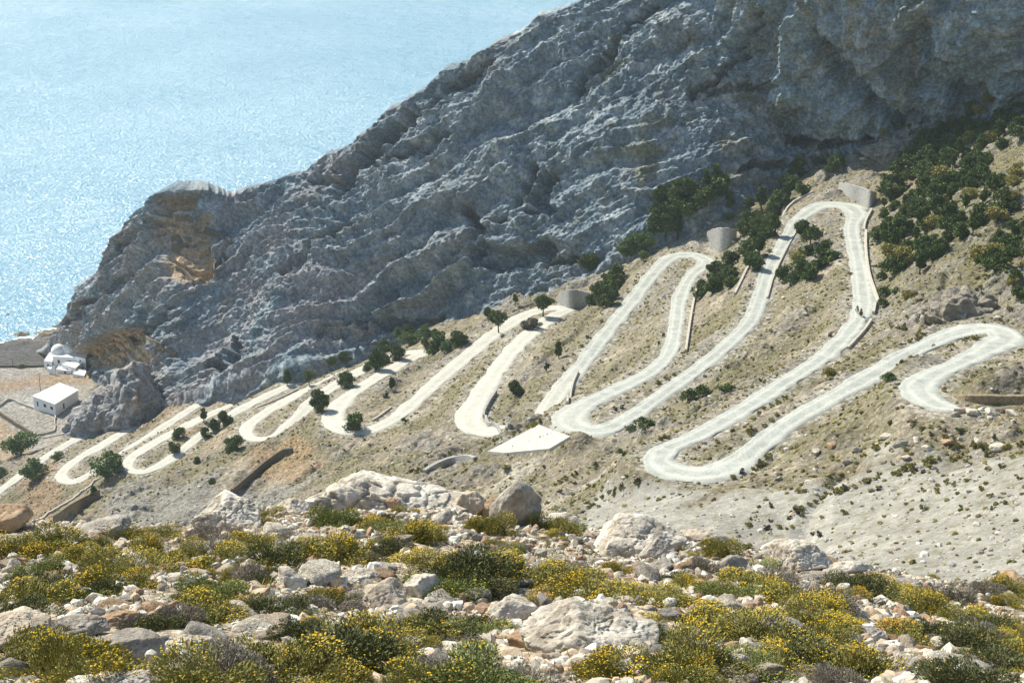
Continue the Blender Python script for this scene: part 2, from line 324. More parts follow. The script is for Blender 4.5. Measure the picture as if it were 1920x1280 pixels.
# ================================================================== ROAD RIBBON
rm=M('pale_gravel_road',.9,.15); p=rm.pos(); uu=rm.attr('across','Fac'); kk=rm.attr('concrete','Fac')
n1=rm.noise(p,.35,7,.65); n2=rm.noise(p,3.,5,.6)
cg=rm.ramp(n1,[(.33,(.31,.325,.29)),(.62,(.46,.475,.42))]); cc=rm.ramp(n1,[(.3,(.47,.45,.37)),(.7,(.60,.575,.49))])
cr=rm.mix(kk,cg,cc)
trk=rm.math('ABSOLUTE',rm.math('SUBTRACT',rm.math('ABSOLUTE',rm.math('ADD',uu,rm.math('MULTIPLY',rm.math('SUBTRACT',n1,.5),.5))),.42))
cr=rm.mix(rm.math('MULTIPLY',rm.ramp(trk,[(.05,1.),(.22,0.)]),.45),cr,(.62,.62,.53))
edge=rm.ramp(rm.math('ADD',rm.math('ABSOLUTE',uu),rm.math('MULTIPLY',rm.math('SUBTRACT',n1,.5),.6)),[(.80,0.),(.98,1.)])
cr=rm.mix(rm.math('MULTIPLY',edge,.85),cr,(.30,.28,.23))
cr=rm.mix(1,cr,rm.ramp(n2,[(.3,.78),(.7,1.16)]),'MULTIPLY'); rm.col(cr); rm.bump(n2,.05,.6)
def ribbon(name,r,wfun,lift,mat,ns=9,nz=0.25,concrete=None):
    tx=np.gradient(r[:,:2],axis=0); 
    for _ in range(2): tx=np.r_[tx[:1],(tx[:-2]+tx[1:-1]*2+tx[2:])/4,tx[-1:]]
    tx/=np.linalg.norm(tx,axis=1)[:,None]+1e-9; nx=np.c_[-tx[:,1],tx[:,0]]
    qx,qy=proj(r); w=wfun(qx,qy); s=np.linspace(-1,1,ns); wn=1+.16*fbm2(r[:,0]/7,r[:,1]/7,3,91)
    V=np.zeros((len(r),ns,3)); 
    for j,sv in enumerate(s):
        wj=w*wn*(1 if abs(sv)<1 else 1+.24*fbm2(r[:,0]/2.4+j*9,r[:,1]/2.2,3,93))*sv
        V[:,j,:2]=r[:,:2]+nx*wj[:,None]; V[:,j,2]=r[:,2]+lift+.05*(1-sv*sv)-(.35 if abs(sv)==1 else 0)
    me=mesh_np(name,V.reshape(-1,3),grid_faces(len(r),ns)[:,::-1])
    vattr(me,'across',np.tile(s,len(r))); vattr(me,'concrete',np.repeat(smooth(1120,1000,qx)*.9 if concrete is None else qx*0+concrete,ns))
    return me
NSG=[]
parts=[]
for k,r in enumerate(RD): parts.append(ribbon('road',r,roadw,0.0,rm.m,11))
bm=bmesh.new()
V=[];Fa=[];A=[];K=[];o=0
for me in parts:
    n=len(me.vertices);v=np.zeros(n*3,np.float32);me.vertices.foreach_get('co',v);V.append(v.reshape(-1,3))
    f=np.zeros(len(me.polygons)*4,np.int32);me.loops.foreach_get('vertex_index',f);Fa.append(f.reshape(-1,4)+o);o+=n
    a=np.zeros(n,np.float32);me.attributes['across'].data.foreach_get('value',a);A.append(a)
    a=np.zeros(n,np.float32);me.attributes['concrete'].data.foreach_get('value',a);K.append(a)
me=mesh_np('road',np.concatenate(V),np.concatenate(Fa));vattr(me,'across',np.concatenate(A));vattr(me,'concrete',np.concatenate(K))
link('road',me,rm.m,kind='structure',label='pale switchback road zigzagging down the hillside')
# ================================================================== SEA
sm=M('sea_water',.30,.5); p=sm.pos()
mp=sm.n('Mapping'); sm.L(p,mp.inputs[0]); mp.inputs['Rotation'].default_value=(0,0,.25); mp.inputs['Scale'].default_value=(.8,.8,1)
w1=sm.noise(mp.outputs[0],.07,3,.6); w2=sm.noise(mp.outputs[0],.55,2,.6); w3=sm.noise(mp.outputs[0],.004,5,.6)
sm.bump(w2,5.2,1.); sm.bump(w1,9,1.)
df=sm.n('BsdfDiffuse'); sm.L(sm.ramp(w3,[(.38,(.09,.245,.34)),(.6,(.11,.27,.36))]),df.inputs['Color'])
gl=sm.n('BsdfGlossy'); gl.inputs['Color'].default_value=(1,1,1,1); sm.L(sm.b.inputs['Normal'].links[0].from_socket,gl.inputs['Normal'])
sm.L(sm.ramp(w3,[(.35,.29),(.65,.33)]),gl.inputs['Roughness'])
mx=sm.n('MixShader'); sm.L(df.outputs[0],mx.inputs[1]); sm.L(gl.outputs[0],mx.inputs[2]); sm.L(sm.ramp(w3,[(.4,.175),(.6,.215)]),mx.inputs[0])
sm.L(mx.outputs[0],sm.t.nodes['Material Output'].inputs['Surface'])
R=24000; me=mesh_np('sea',[(-R,560,0),(R,560,0),(R,R,0),(-R,R,0)],[(0,1,2,3)]); link('sea',me,sm.m,kind='structure',label='glittering pale blue sea')
# surf line
fm=M('surf_foam',.6,.3); fm.col((.8,.84,.86))
# ================================================================== MOUNTAIN
pairs=[((70,662,1),(70,660,704),.1),((100,668,3),(92,650,700),1),((160,677,5),(150,580,684),1),((235,704,11),(224,462,662),1),((332,762,23),(345,376,640),1),((430,724,33),(430,392,640),1),((480,706,39),(480,382,640),1),((560,690,47),(520,366,636),1),((700,640,53),(600,320,628),1),((860,610,62),(740,232,618),1),((1060,538,79),(860,150,612),1),((1330,415,104),(1110,8,606),1),((1510,298,119),(1330,-70,580),1),((1740,236,135),(1600,-100,536),1),((1920,196,146),(1850,-120,514),1),((2250,90,155),(2250,-150,502),1)]
B=np.array([at_z(*a) for a,_,_ in pairs]); T=np.array([at_d(*b) for _,b,_ in pairs])
T[0]=B[0]+np.array([-2,8,-1])
def resample(P,n,L=None):
    s=np.linspace(0,1,len(P)) if L is None else L
    return s
NU,NV=1500,560
ul=np.r_[0,np.cumsum(np.linalg.norm(T[1:]-T[:-1],axis=1)+np.linalg.norm(B[1:]-B[:-1],axis=1))];ul/=ul[-1]
us=np.linspace(0,1,NU)
def smin(u,P):
    o=np.stack([np.interp(u,ul,P[:,k]) for k in range(3)],-1)
    ker=np.hanning(41);ker/=ker.sum(); q=np.stack([np.convolve(np.pad(o[:,k],20,'edge'),ker,'valid') for k in range(3)],-1); return q
Bs=smin(us,B);Ts=smin(us,T)
nv_b=70; vs=np.r_[np.linspace(-.12,0,30,endpoint=False),np.linspace(0,1,NV-30-nv_b,endpoint=False),np.linspace(1,2,nv_b)]
V=np.zeros((NU,NV,3)); d=Ts-Bs
back=np.stack([us*0,us*0+1,us*0],-1)
tan=np.gradient(Ts,axis=0);tan/=np.linalg.norm(tan,axis=1)[:,None]
out=np.cross(tan,[0,0,1.]);out/=np.linalg.norm(out,axis=1)[:,None]+1e-9   # toward camera
cliff=smooth(.62,.78,us)
for j,v in enumerate(vs):
    if v<=1:
        q=Bs+d*v; q=q+out*(np.sin(np.clip(v,0,1)*math.pi)*(2+7*cliff))[:,None]
        if v<0: q=Bs+out*(v*-60); q[:,2]=Bs[:,2]+v*160
        V[:,j]=q
    else:
        w=v-1; V[:,j]=Ts-out*(w*(Ts[:,2]*.9+15))[:,None]; V[:,j,2]=Ts[:,2]*(1-w)**1.15-6*w+3*math.sin(min(1,w*4)*math.pi)*0
def normals(V):
    a=np.gradient(V,axis=0);b=np.gradient(V,axis=1);n=np.cross(b,a); n/=np.linalg.norm(n,axis=-1)[...,None]+1e-9; return n
Nn=normals(V)
if Nn[NU//2,NV//3,1]>0: Nn=-Nn
mpx,mpy=proj(V)
e1=Ts[int(NU*.60)]-Ts[int(NU*.42)];e1/=np.linalg.norm(e1);e3=Nn[NU//2,NV//2];e2=np.cross(e3,e1);e2/=np.linalg.norm(e2);e3=np.cross(e1,e2)
Q=np.stack([V@e1/2.6,V@e2,V@e3],-1); Q1=V+fbm3(V,18,2,3)[...,None]*4
Qw=Q+np.stack([fbm3(V,12,2,5),fbm3(V,12,2,6),fbm3(V,12,2,7)],-1)*2.2
edge=smooth(0,.12,us)[:,None]*(1-smooth(1.3,2,vs))[None,:]
big=fbm3(Q,34,3,1,.5,True); big2=fbm3(V,70,2,9)
med=fbm3(Qw,13,4,2,.55,True)
f1,f2,cid=worley3(Qw,7.0,3); g1,g2,cid2=worley3(V+fbm3(V,4,2,8)[...,None]*1.2,2.6,4)
amp=.55+.6*smooth(-.5,.6,fbm3(V,38,2,61))
Qr_=V+np.stack([fbm3(V,30,3,95),fbm3(V,30,3,96),fbm3(V,30,3,97)],-1)*7
ea,eb,ec=Qr_@e1,Qr_@e2,Qr_@e3
rib=1-np.abs(2*vn3(ea/75,eb/13,ec/40,51)); rib2=1-np.abs(2*vn3(ea/26,eb/5.5,ec/18,52)); rib3=1-np.abs(2*vn3(ea/9,eb/2.6,ec/7,53))
D=5.0*np.sign(rib)*np.abs(rib)**.8+2.4*rib2+.9*rib3+2.6*big+3*big2+1.2*med*amp+1.5*fbm3(V+fbm3(V,9,2,88)[...,None]*2,6.5,5,12,.62,True)*amp+(cid-.5)*2.0*smooth(0,.2,f2-f1)*amp+(cid2-.5)*1.3*smooth(0,.3,g2-g1)*amp
D+=.9*fbm3(V,1.7,3,14,.7)
# gouges: shaded hollows running down the face (polyline in photo pixels, width px, depth m)
gg=0
for pl,w,dp in [([(655,368),(690,325),(735,275),(785,235)],17,11),([(600,350),(640,345)],14,5),([(800,225),(860,180),(940,140)],9,5),([(950,420),(985,380),(1010,330)],15,8),([(900,480),(960,490),(1040,470)],22,7),([(880,400),(905,440)],14,6),([(1040,340),(1010,400),(1040,400)],16,6),([(455,640),(462,690)],13,10),([(400,690),(440,700),(430,650)],9,5),([(500,440),(430,490),(380,540)],7,4),([(330,600),(250,640),(200,660)],10,6),([(600,630),(700,600),(820,600)],12,4),([(1120,490),(1040,500)],10,4),([(1550,60),(1600,140),(1700,200)],22,6),([(1750,60),(1690,110),(1850,160)],26,6),([(1480,260),(1560,262),(1640,250)],16,7),([(1390,330),(1450,320)],12,5),([(1340,180),(1480,150)],8,3),([(1230,20),(1160,110),(1080,170)],9,5),([(1450,30),(1380,130),(1300,190)],9,4),([(720,330),(800,290),(850,260)],8,3),([(540,520),(600,470),(700,420)],8,4),([(250,470),(300,440)],7,3),([(150,600),(220,560),(260,520)],9,4)]:
    dd,_=dpoly(mpx+10*fbm2(mpx/22,mpy/22,3,77),mpy+8*fbm2(mpx/18,mpy/18,3,78),pl); k=smooth(w,w*.55,dd); D=D-dp*1.5*k; 
fl=fbm3(V*np.array([1,1,.28]),6,4,121,.6,True); D=D+cliff[:,None]*(2.6*fl+1.4*(cid-.5)*smooth(0,.15,f2-f1))
D=D*edge
# keep the terraced patch calmer
T1=[(318,425),(385,425),(400,455),(408,500),(402,530),(360,541),(330,520),(318,470)];T2=[(165,662),(205,632),(262,612),(300,640),(318,668),(300,692),(190,682)];T3=[(335,385),(368,388),(365,412),(330,410)]
nM=fbm3(V,6,3,21); nM2=fbm3(V,20,3,22)
terr=np.maximum.reduce([zone(mpx,mpy,T1,9,nM),zone(mpx,mpy,T2,5,nM),zone(mpx,mpy,T3,4,nM)])
front=(vs<=1.0)[None,:]; terr=terr*front
D=D*(1-.8*terr)-1.5*terr
step=np.abs(((V[...,2]+ .12*V[...,0]+1.6*nM+2.5*nM2)/4.2)%1-.5)*2; D+=terr*smooth(.2,.5,step)*1.6
dirn=Nn*1.0; dirn[...,2]*=.75
VM=V+dirn*D[...,None]
# colour: blue of the skylight fill is painted into the grey rock
mc=np.zeros(V.shape);mc[:]=(.22,.285,.32)
mc=mixc(mc,(.46,.52,.53),smooth(-.2,.7,fbm3(V,3.2,4,31,.6)+.25*nM))
mc=mixc(mc,(.10,.15,.185),smooth(.1,.7,fbm3(V,9,4,33,.6))*.55)
nz=normals(VM); 
if nz[NU//2,NV//3,1]>0: nz=-nz
flat=smooth(.55,.85,nz[...,2]); 
mc=mixc(mc,(.36,.255,.16),np.clip(smooth(.0,.6,nM2+.5*nM)*.55*(.35+flat),0,1)*front)
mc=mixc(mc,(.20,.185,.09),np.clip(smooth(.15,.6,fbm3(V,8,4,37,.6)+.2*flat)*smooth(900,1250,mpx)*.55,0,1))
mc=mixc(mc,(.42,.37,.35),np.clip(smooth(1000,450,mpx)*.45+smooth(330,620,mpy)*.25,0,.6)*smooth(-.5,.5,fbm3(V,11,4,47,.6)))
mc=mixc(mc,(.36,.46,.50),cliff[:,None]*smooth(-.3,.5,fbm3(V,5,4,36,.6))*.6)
mc=mixc(mc,(.32,.27,.18),cliff[:,None]*smooth(.3,.6,fbm3(V*np.array([1,1,.35]),7,4,39,.6))*.55)
mc=mixc(mc,(.56,.385,.215),terr*(.9-.3*smooth(0,.5,nM)))
mc=mixc(mc,(.20,.17,.12),terr*smooth(.35,.6,fbm3(V,2,2,44))*.6)
mc*=(1-.25*smooth(.10,0,g2-g1)*(1-terr))[...,None]
mm=M('limestone_crag',.92,.15); p=mm.pos(); c0=mm.attr('tint'); n1=mm.noise(p,.8,8,.7); n2=mm.noise(p,.12,5,.6)
c1=mm.mix(1,c0,mm.ramp(n1,[(.32,.50),(.50,1.),(.66,1.6)]),'MULTIPLY')
c1=mm.mix(mm.ramp(mm.noise(p,.45,6,.7),[(.60,0.),(.66,.65)]),c1,(.105,.105,.06))
mm.col(c1); mm.bump(n1,.9,1.); mm.bump(mm.noise(p,.25,6,.65),2.2,.8)
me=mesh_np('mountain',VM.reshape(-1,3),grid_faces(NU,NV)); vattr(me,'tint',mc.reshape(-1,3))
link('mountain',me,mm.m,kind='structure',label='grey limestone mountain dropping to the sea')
print('mountain',time.time()-T0)
from mathutils.bvhtree import BVHTree
sub=VM[::5,::4]; fs=grid_faces(*sub.shape[:2]); MB_=BVHTree.FromPolygons([tuple(q) for q in sub.reshape(-1,3)],[tuple(int(a) for a in f) for f in fs])
def hit_any(px,py):
    a=hit(px,py); r=Vector(ray(px,py)).normalized(); b=MB_.ray_cast(Vector(EYE),r)
    if b[0] is not None and (a is None or b[3]<np.linalg.norm(a-EYE)-.5): return np.array(b[0]),True
    return a,False
# ================================================================== HAZE
bm=bmesh.new(); bmesh.ops.create_cube(bm,size=1); me=bpy.data.meshes.new('haze'); bm.to_mesh(me)
hz=bpy.data.materials.new('sea_haze'); hz.use_nodes=True; tt=hz.node_tree; tt.nodes.remove(tt.nodes['Principled BSDF'])
pv=tt.nodes.new('ShaderNodeVolumePrincipled'); pv.inputs['Color'].default_value=(.80,.93,1,1); pv.inputs['Density'].default_value=.00008; pv.inputs['Anisotropy'].default_value=.25
tt.links.new(pv.outputs[0],tt.nodes['Material Output'].inputs['Volume'])
o=link('haze',me,hz,kind='stuff',label='thin pale sea haze'); o.scale=(50000,26000,420); o.location=(0,12000,330-210+0)
o.location.z=330-210

# ================================================================== NEAR SLOPE
NF,MF=640,880
Yf=4.5*np.exp(np.linspace(0,math.log(78/4.5),NF)); HFX=lambda y:3.4+.45*np.asarray(y)
sf=np.linspace(-1,1,MF); FX=sf[None,:]*HFX(Yf)[:,None]; FY=np.repeat(Yf[:,None],MF,1)
def fbase(x,y):
    xr=np.log1p(np.exp(x/1.2))*1.2
    cr=np.interp(960+F*x/np.maximum(y,1)*.9,[0,350,560,900,1100,1500,1920],[17,17.6,21,21,18.6,17.2,16.5])+.6*vn2(x/2.2,y*0,3)
    z=H-1.62-.385*y-.155*np.minimum(xr,9)*smooth(3,20,y+4)-.035*np.clip(y-cr,0,8)**2-np.clip(y-cr-8,0,99)*.42
    return z
def fz0(x,y):
    n=fbm2(x/4.2,y/4.2,4,101)*.24+fbm2(x/1.1,y/1.1,4,103)*.085+fbm2(x/.3,y/.3,3,105)*.022
    return fbase(x,y)+n
FZ=fz0(FX,FY)
def fz(x,y):
    x=np.asarray(x,float);y=np.asarray(y,float)
    fi=np.clip(np.interp(y,Yf,np.arange(NF)),0,NF-1.001); fj=np.clip((x/HFX(y)+1)/2*(MF-1),0,MF-1.001)
    i=fi.astype(int);j=fj.astype(int);a=fi-i;b=fj-j
    return FZ[i,j]*(1-a)*(1-b)+FZ[i+1,j]*a*(1-b)+FZ[i,j+1]*(1-a)*b+FZ[i+1,j+1]*a*b
fc=np.zeros(FX.shape+(3,)); fc[:]=(.40,.34,.25)
fc=mixc(fc,(.30,.22,.14),smooth(.0,.5,fbm2(FX/1.5,FY/1.5,4,111))*.5)
fc=mixc(fc,(.50,.46,.37),smooth(.1,.5,fbm2(FX/.8,FY/.8,4,113))*.6)
gm=M('stony_ground',.95,.1); p=gm.pos(); c0=gm.attr('tint'); v1=gm.vor(p,11,'F1','Color'); v2=gm.vor(p,11); v3=gm.vor(p,34,'F1','Color'); v4=gm.vor(p,34)
bw=gm.n('RGBToBW'); gm.L(v1,bw.inputs[0]); bw2=gm.n('RGBToBW'); gm.L(v3,bw2.inputs[0])
c1=gm.mix(1,c0,gm.ramp(bw.outputs[0],[(.15,.55),(.8,1.35)]),'MULTIPLY'); c1=gm.mix(1,c1,gm.ramp(bw2.outputs[0],[(.15,.65),(.8,1.3)]),'MULTIPLY')
c1=gm.mix(gm.ramp(v2,[(.0,0.),(.5,.0),(.75,.55)]),c1,(.15,.11,.07))
gm.col(c1); gm.bump(gm.math('SUBTRACT',1,v2),.05,.8); gm.bump(gm.math('SUBTRACT',1,v4),.018,.8)
me=mesh_np('ground',np.stack([FX,FY,FZ],-1).reshape(-1,3),grid_faces(NF,MF)); vattr(me,'tint',fc.reshape(-1,3))
link('ground',me,gm.m,kind='structure',label='stony near slope with scrub')
def fhit(px,py): return hit(px,py,7,60,fz)
# ---- rocks
def ico(sub):
    bm=bmesh.new(); bmesh.ops.create_icosphere(bm,subdivisions=sub,radius=1); V=np.array([v.co[:] for v in bm.verts]); Fq=np.array([[v.index for v in f.verts] for f in bm.faces]); bm.free(); return V,Fq
ICO={k:ico(k) for k in(2,3,4,5,6)}
def rock_V(seed,sub=5,planes=16,dims=(1,1,1),rough=.09,pit=.05,sharp=26.,lobes=None):
    r=np.random.default_rng(seed); D0,Fq=ICO[sub]; n=r.normal(size=(planes,3)); n/=np.linalg.norm(n,axis=1)[:,None]; h=r.uniform(.62,1.0,planes)
    dt=D0@n.T; q=np.where(dt>.05,h/np.maximum(dt,.05),9.); rad=-np.log(np.exp(-sharp*np.minimum(q,3)).sum(1)+np.exp(-sharp*1.25))/sharp
    P=D0*rad[:,None]*np.array(dims)
    if lobes:  # stretch the outline along x: list of (x, height factor)
        P[:,2]*=np.interp(P[:,0]/dims[0],[l[0] for l in lobes],[l[1] for l in lobes])
    s=max(dims); off=r.uniform(0,50,3); PP=P/s+off
    d=rough*.75*fbm3(PP,.7,6,seed%97,.6)+rough*.5*fbm3(PP,.25,5,seed%89,.6,True)*.5-pit*.7*smooth(.2,.6,fbm3(PP,.13,4,seed%83,.6))
    w1,w2,_=worley3(PP+.05*fbm3(PP,.2,2,3)[:,None],.42,seed%71); d-=.045*smooth(.07,0,w2-w1)
    P=P+D0*(d*s)[:,None]; return P,Fq
rk={}
def rockmat(name,a,b,c,stain=.35):
    m=M(name,.9,.2); p=m.coord(); n1=m.noise(p,2.2,8,.65); n2=m.noise(p,9,8,.7)
    q=m.ramp(n1,[(.32,c),(.47,b),(.62,a)]); q=m.mix(1,q,m.ramp(n2,[(.3,.62),(.5,1.),(.7,1.28)]),'MULTIPLY')
    q=m.mix(m.math('MULTIPLY',m.ramp(m.noise(p,1.1,6,.7),[(.52,0.),(.62,1.)]),stain),q,(.28,.17,.085))
    q=m.mix(m.ramp(m.noise(p,14,4,.6),[(.64,0.),(.70,.75)]),q,(.16,.15,.13))
    q=m.mix(m.math('MULTIPLY',m.rand(),.18),q,(.30,.24,.17))
    m.col(q); m.bump(n2,.03,.9); m.bump(n1,.06,.6); return m.m
RW=rockmat('white_limestone',(.72,.68,.58),(.52,.47,.38),(.27,.23,.17),.22)
RG=rockmat('grey_limestone',(.48,.45,.39),(.34,.31,.26),(.19,.17,.14),.25)
RB=rockmat('ochre_limestone',(.50,.38,.25),(.40,.27,.16),(.27,.17,.10),.55)
RT=rockmat('tan_limestone',(.60,.52,.41),(.47,.40,.30),(.32,.26,.19),.45)
FG=[]   # foreground landmark positions (px,py,phrase)
rocks_px=[]
# (x centre, y top, y base, width px, material, label, planes, lobes, depth factor, landmark phrase)
BO=[(700,876,962,272,RW,'long flat-topped white boulder, the largest on the crest',14,[(-1,1.0),(-.55,1.12),(-.1,1.1),(.3,.85),(1,.5)],.7,'the long flat boulder'),
(425,920,1002,150,RW,'pitted white boulder with dark hollows left of the long flat boulder',18,None,.8,'the pitted white boulder'),
(547,926,966,66,RW,'jagged white rock between two big crest boulders',20,None,.9,None),
(192,960,1012,94,RG,'rounded grey-white boulder left on the crest',16,None,.9,'the rounded crest boulder'),
(108,992,1024,92,RW,'low white wedge-topped rock on the left crest',9,[(-1,.6),(-.3,1.2),(1,.7)],.7,'the low white wedge'),
(2,936,1000,72,RB,'brown rock cut by the left edge behind yellow flowers',8,None,.9,'the brown edge rock'),
(30,1004,1032,72,RT,'pinkish tan rock below the brown edge rock',14,None,.8,None),
(975,906,992,82,RG,'tall grey boulder with a white cap on the crest',9,[(-1,.8),(-.2,1.2),(.4,1.0),(1,.6)],.9,'the white-capped boulder'),
(888,922,966,62,RT,'tan broken rock right of the long flat boulder',15,None,.9,None),
(925,932,974,40,RB,'orange-brown rock leaning by the white-capped boulder',12,None,.9,'the orange-brown rock'),
(735,927,957,34,RB,'small round orange stone in front of the long flat boulder',22,None,1,'the round orange stone'),
(1045,961,996,78,RW,'pale mound-shaped rock right of the white-capped boulder',14,None,.8,None),
(1190,962,1046,150,RW,'broad bright white boulder at the crest centre right',13,[(-1,.8),(-.4,1.1),(.3,1.0),(1,.7)],.8,'the broad bright boulder'),
(1300,992,1022,90,RT,'flat tan ledge stone right of the broad bright boulder',13,None,.8,None),
(1500,1018,1076,110,RW,'pale boulder with a shaded right side on the right crest',11,None,.8,'the pale right crest boulder'),
(1585,1050,1080,70,RW,'low whitish rock right of the pale crest boulder',14,None,.8,None),
(1892,1049,1096,66,RB,'brown boulder standing alone at the right edge',11,None,.9,'the brown right edge boulder'),
(1378,1045,1080,42,RG,'small grey pointed rock in front of the right crest',7,None,.9,'the grey pointed rock'),
(785,1063,1122,78,RW,'rounded white boulder touching a tan one in the middle',15,None,.9,'the rounded white boulder'),
(712,1088,1150,84,RT,'tan boulder leaning on the rounded white one',13,None,.9,'the tan boulder'),
(672,1066,1092,60,RW,'small white rock behind the tan boulder',13,None,.9,None),
(752,1138,1186,74,RG,'grey flat rock below the tan boulder',10,None,.9,None),
(545,1070,1106,52,RW,'bright white wedge stone in the left middle',6,[(-1,1.3),(0,.9),(1,.5)],.7,'the white wedge stone'),
(1105,1128,1222,190,RW,'big white slab sloping among small stones at the centre',9,[(-1,.8),(-.3,1.1),(1,.8)],.9,'the big white slab'),
(955,1123,1168,74,RW,'whitish block left of the big white slab',12,None,.9,None),
(1000,1182,1228,78,RB,'brown-faced stone beneath the whitish block',9,None,.9,'the brown-faced stone'),
(985,1221,1243,64,RW,'thin white plate of stone near the bottom centre',8,None,.7,None),
(1468,1160,1220,84,RG,'dark-fronted boulder with a pale rim in yellow scrub',10,None,.9,'the dark-fronted boulder'),
(1320,1120,1146,54,RG,'grey wedge rock among yellow scrub',8,None,.9,'the grey wedge rock'),
(18,1150,1236,110,RT,'large tan boulder with a dark underside at the left edge',12,None,.9,'the large left edge boulder'),
(243,1186,1248,84,RG,'flat-topped grey boulder with a dark front lower left',7,None,.9,'the dark-fronted left boulder'),
(335,1190,1222,106,RW,'long low white slab beside the flat-topped boulder',10,None,.8,'the long low slab'),
(222,1149,1176,76,RB,'brown humped rock in the lower left',12,None,.9,None),
(384,1140,1168,72,RG,'pale grey rock above the long low slab',11,None,.8,None),
(140,1156,1194,96,RG,'grey slanting rock left of the brown humped rock',10,None,.8,'the grey slanting rock'),
(255,1262,1300,186,RW,'white slab cut by the bottom edge',12,None,.8,'the bottom edge slab'),
(478,1164,1196,68,RW,'square white stone in rubble at lower left',9,None,.9,None),
(497,1125,1140,26,RW,'little white block stone',6,None,1,None),
(1240,1052,1076,44,RG,'dark grey stone behind the right scrub',12,None,.9,None),
(1350,1228,1264,96,RW,'pale jagged rock near the bottom right of centre',12,None,.9,'the pale jagged rock'),
(1180,1238,1272,92,RW,'white rounded rock near the bottom centre',14,None,.9,'the bottom white rock'),
(1100,1232,1262,60,RT,'tan stone left of the white bottom rock',12,None,.9,None),
(1778,1196,1222,42,RW,'small white stone in rubble at lower right',8,None,.9,'the small white rubble stone'),
(1828,1260,1282,54,RG,'grey stone at the bottom right',12,None,.9,None),
(1535,1110,1132,48,RW,'white flat stone above the dark-fronted boulder',9,None,.9,None),
(1622,1176,1202,60,RG,'grey rock in front of the right scrub',10,None,.9,None),
(380,1044,1066,46,RT,'tan rock among the left yellow scrub',12,None,.9,None),
(305,1022,1042,40,RG,'round grey stone on the left slope',18,None,.9,None),
(583,1002,1022,46,RT,'tan lumpy stone below the long flat boulder',14,None,.9,None),
(778,985,1008,36,RG,'blue-grey stone below the crest',10,None,.9,None),
(1235,1010,1048,56,RG,'weathered grey stone before the broad bright boulder',12,None,.9,None),
(1690,1010,1040,40,RG,'small dark stone on the edge of the scree',12,None,.9,None),
(1180,1095,1112,60,RW,'flat white stone in the middle right scrub',10,None,.8,None),
(1450,1090,1104,44,RG,'flat grey stone on the right slope',10,None,.8,None),
(1700,1090,1112,64,RG,'dark slanting stone near the scree edge',9,None,.8,None)]
for k,(x,yt,yb,w,mt,lab,pl,lobes,dep,lm) in enumerate(BO):
    if x==1690 and yt==1010: continue
    P0=None; yq=yb-3
    while P0 is None: P0=fhit(x,yq); yq+=2
    dist=np.linalg.norm(P0-EYE); sc=dist/F; ww=w*sc/2*1.12; hh=(yb-yt)*sc*1.16
    th_=math.atan2(EYE[2]-P0[2],P0[1]); a_=(yb-yt)*sc/2*1.12; dy=min(ww*dep,.72*a_/math.sin(th_)); hz_=math.sqrt(a_*a_-(dy*math.sin(th_))**2)/math.cos(th_); hz_=max(hz_,.45*a_)
    V_,Fq=rock_V(100+k,6 if w>90 else 5,pl,(ww,dy,hz_),.11 if mt is not RG else .08,.07,48.,lobes)
    me=mesh_np('boulder',V_,Fq); me.polygons.foreach_set('use_smooth',np.full(len(Fq),True)); 
    o=link('boulder',me,mt,label=lab,cat='boulder',loc=(P0[0],P0[1]+dy*.75,float(fz(P0[0],P0[1]+dy*.75))+hz_*.5))
    rocks_px.append((x,(yt+yb)/2,w*.5,(yb-yt)*.5))
    if lm: FG.append((x,(yt+yb)/2,lm))
ORD=['first','second','third','fourth','fifth','sixth','seventh','eighth','ninth','tenth','eleventh','twelfth','thirteenth','fourteenth','fifteenth','sixteenth','seventeenth','eighteenth','nineteenth','twentieth']
def autolabel(items,marks,group):
    """items: (object, px, py, words). Name each by its nearest landmark, the side of it, and its order from the left."""
    g={}
    for o,x,y,wd in items:
        L=min(marks,key=lambda m:math.hypot(m[0]-x,(m[1]-y)*1.3)); dx,dy=x-L[0],y-L[1]
        if abs(dx)>abs(dy)*1.3: side='right of' if dx>0 else 'left of'
        else: side='below' if dy>0 else 'above'
        g.setdefault((wd,side,L[2]),[]).append((x,o))
    for (wd,side,L),v in g.items():
        v.sort(key=lambda a:a[0])
        for i,(x,o) in enumerate(v):
            o['label']=f'{wd} {side} {L}' if len(v)==1 else f'{wd} {side} {L}, {ORD[min(i,19)]} from left'
            o['group']=group
RP=[mesh_np('loose_rock',*rock_V(300+i,4,[8,10,12,14,9,16][i%6],(1,.8+.1*(i%3),.5+.12*(i%4)),.10,.05,60.)) for i in range(14)]
for i,m_ in enumerate(RP): m_.materials.append([RW,RG,RW,RT,RW,RB,RW,RG,RT,RW,RW,RG,RB,RW][i])
RWN=['white','grey','white','tan','white','ochre','white','grey','tan','white','white','grey','ochre','white']
def inrock(x,y,f=.9): return any(abs(x-a)<c*f and abs(y-b)<d_*f for a,b,c,d_ in rocks_px)
items=[];n=0;tries=0
crest_line=lambda x:np.interp(x,[0,200,350,560,850,1000,1100,1300,1500,1650,1920],[1000,995,990,968,975,990,1000,1025,1060,1082,1112])
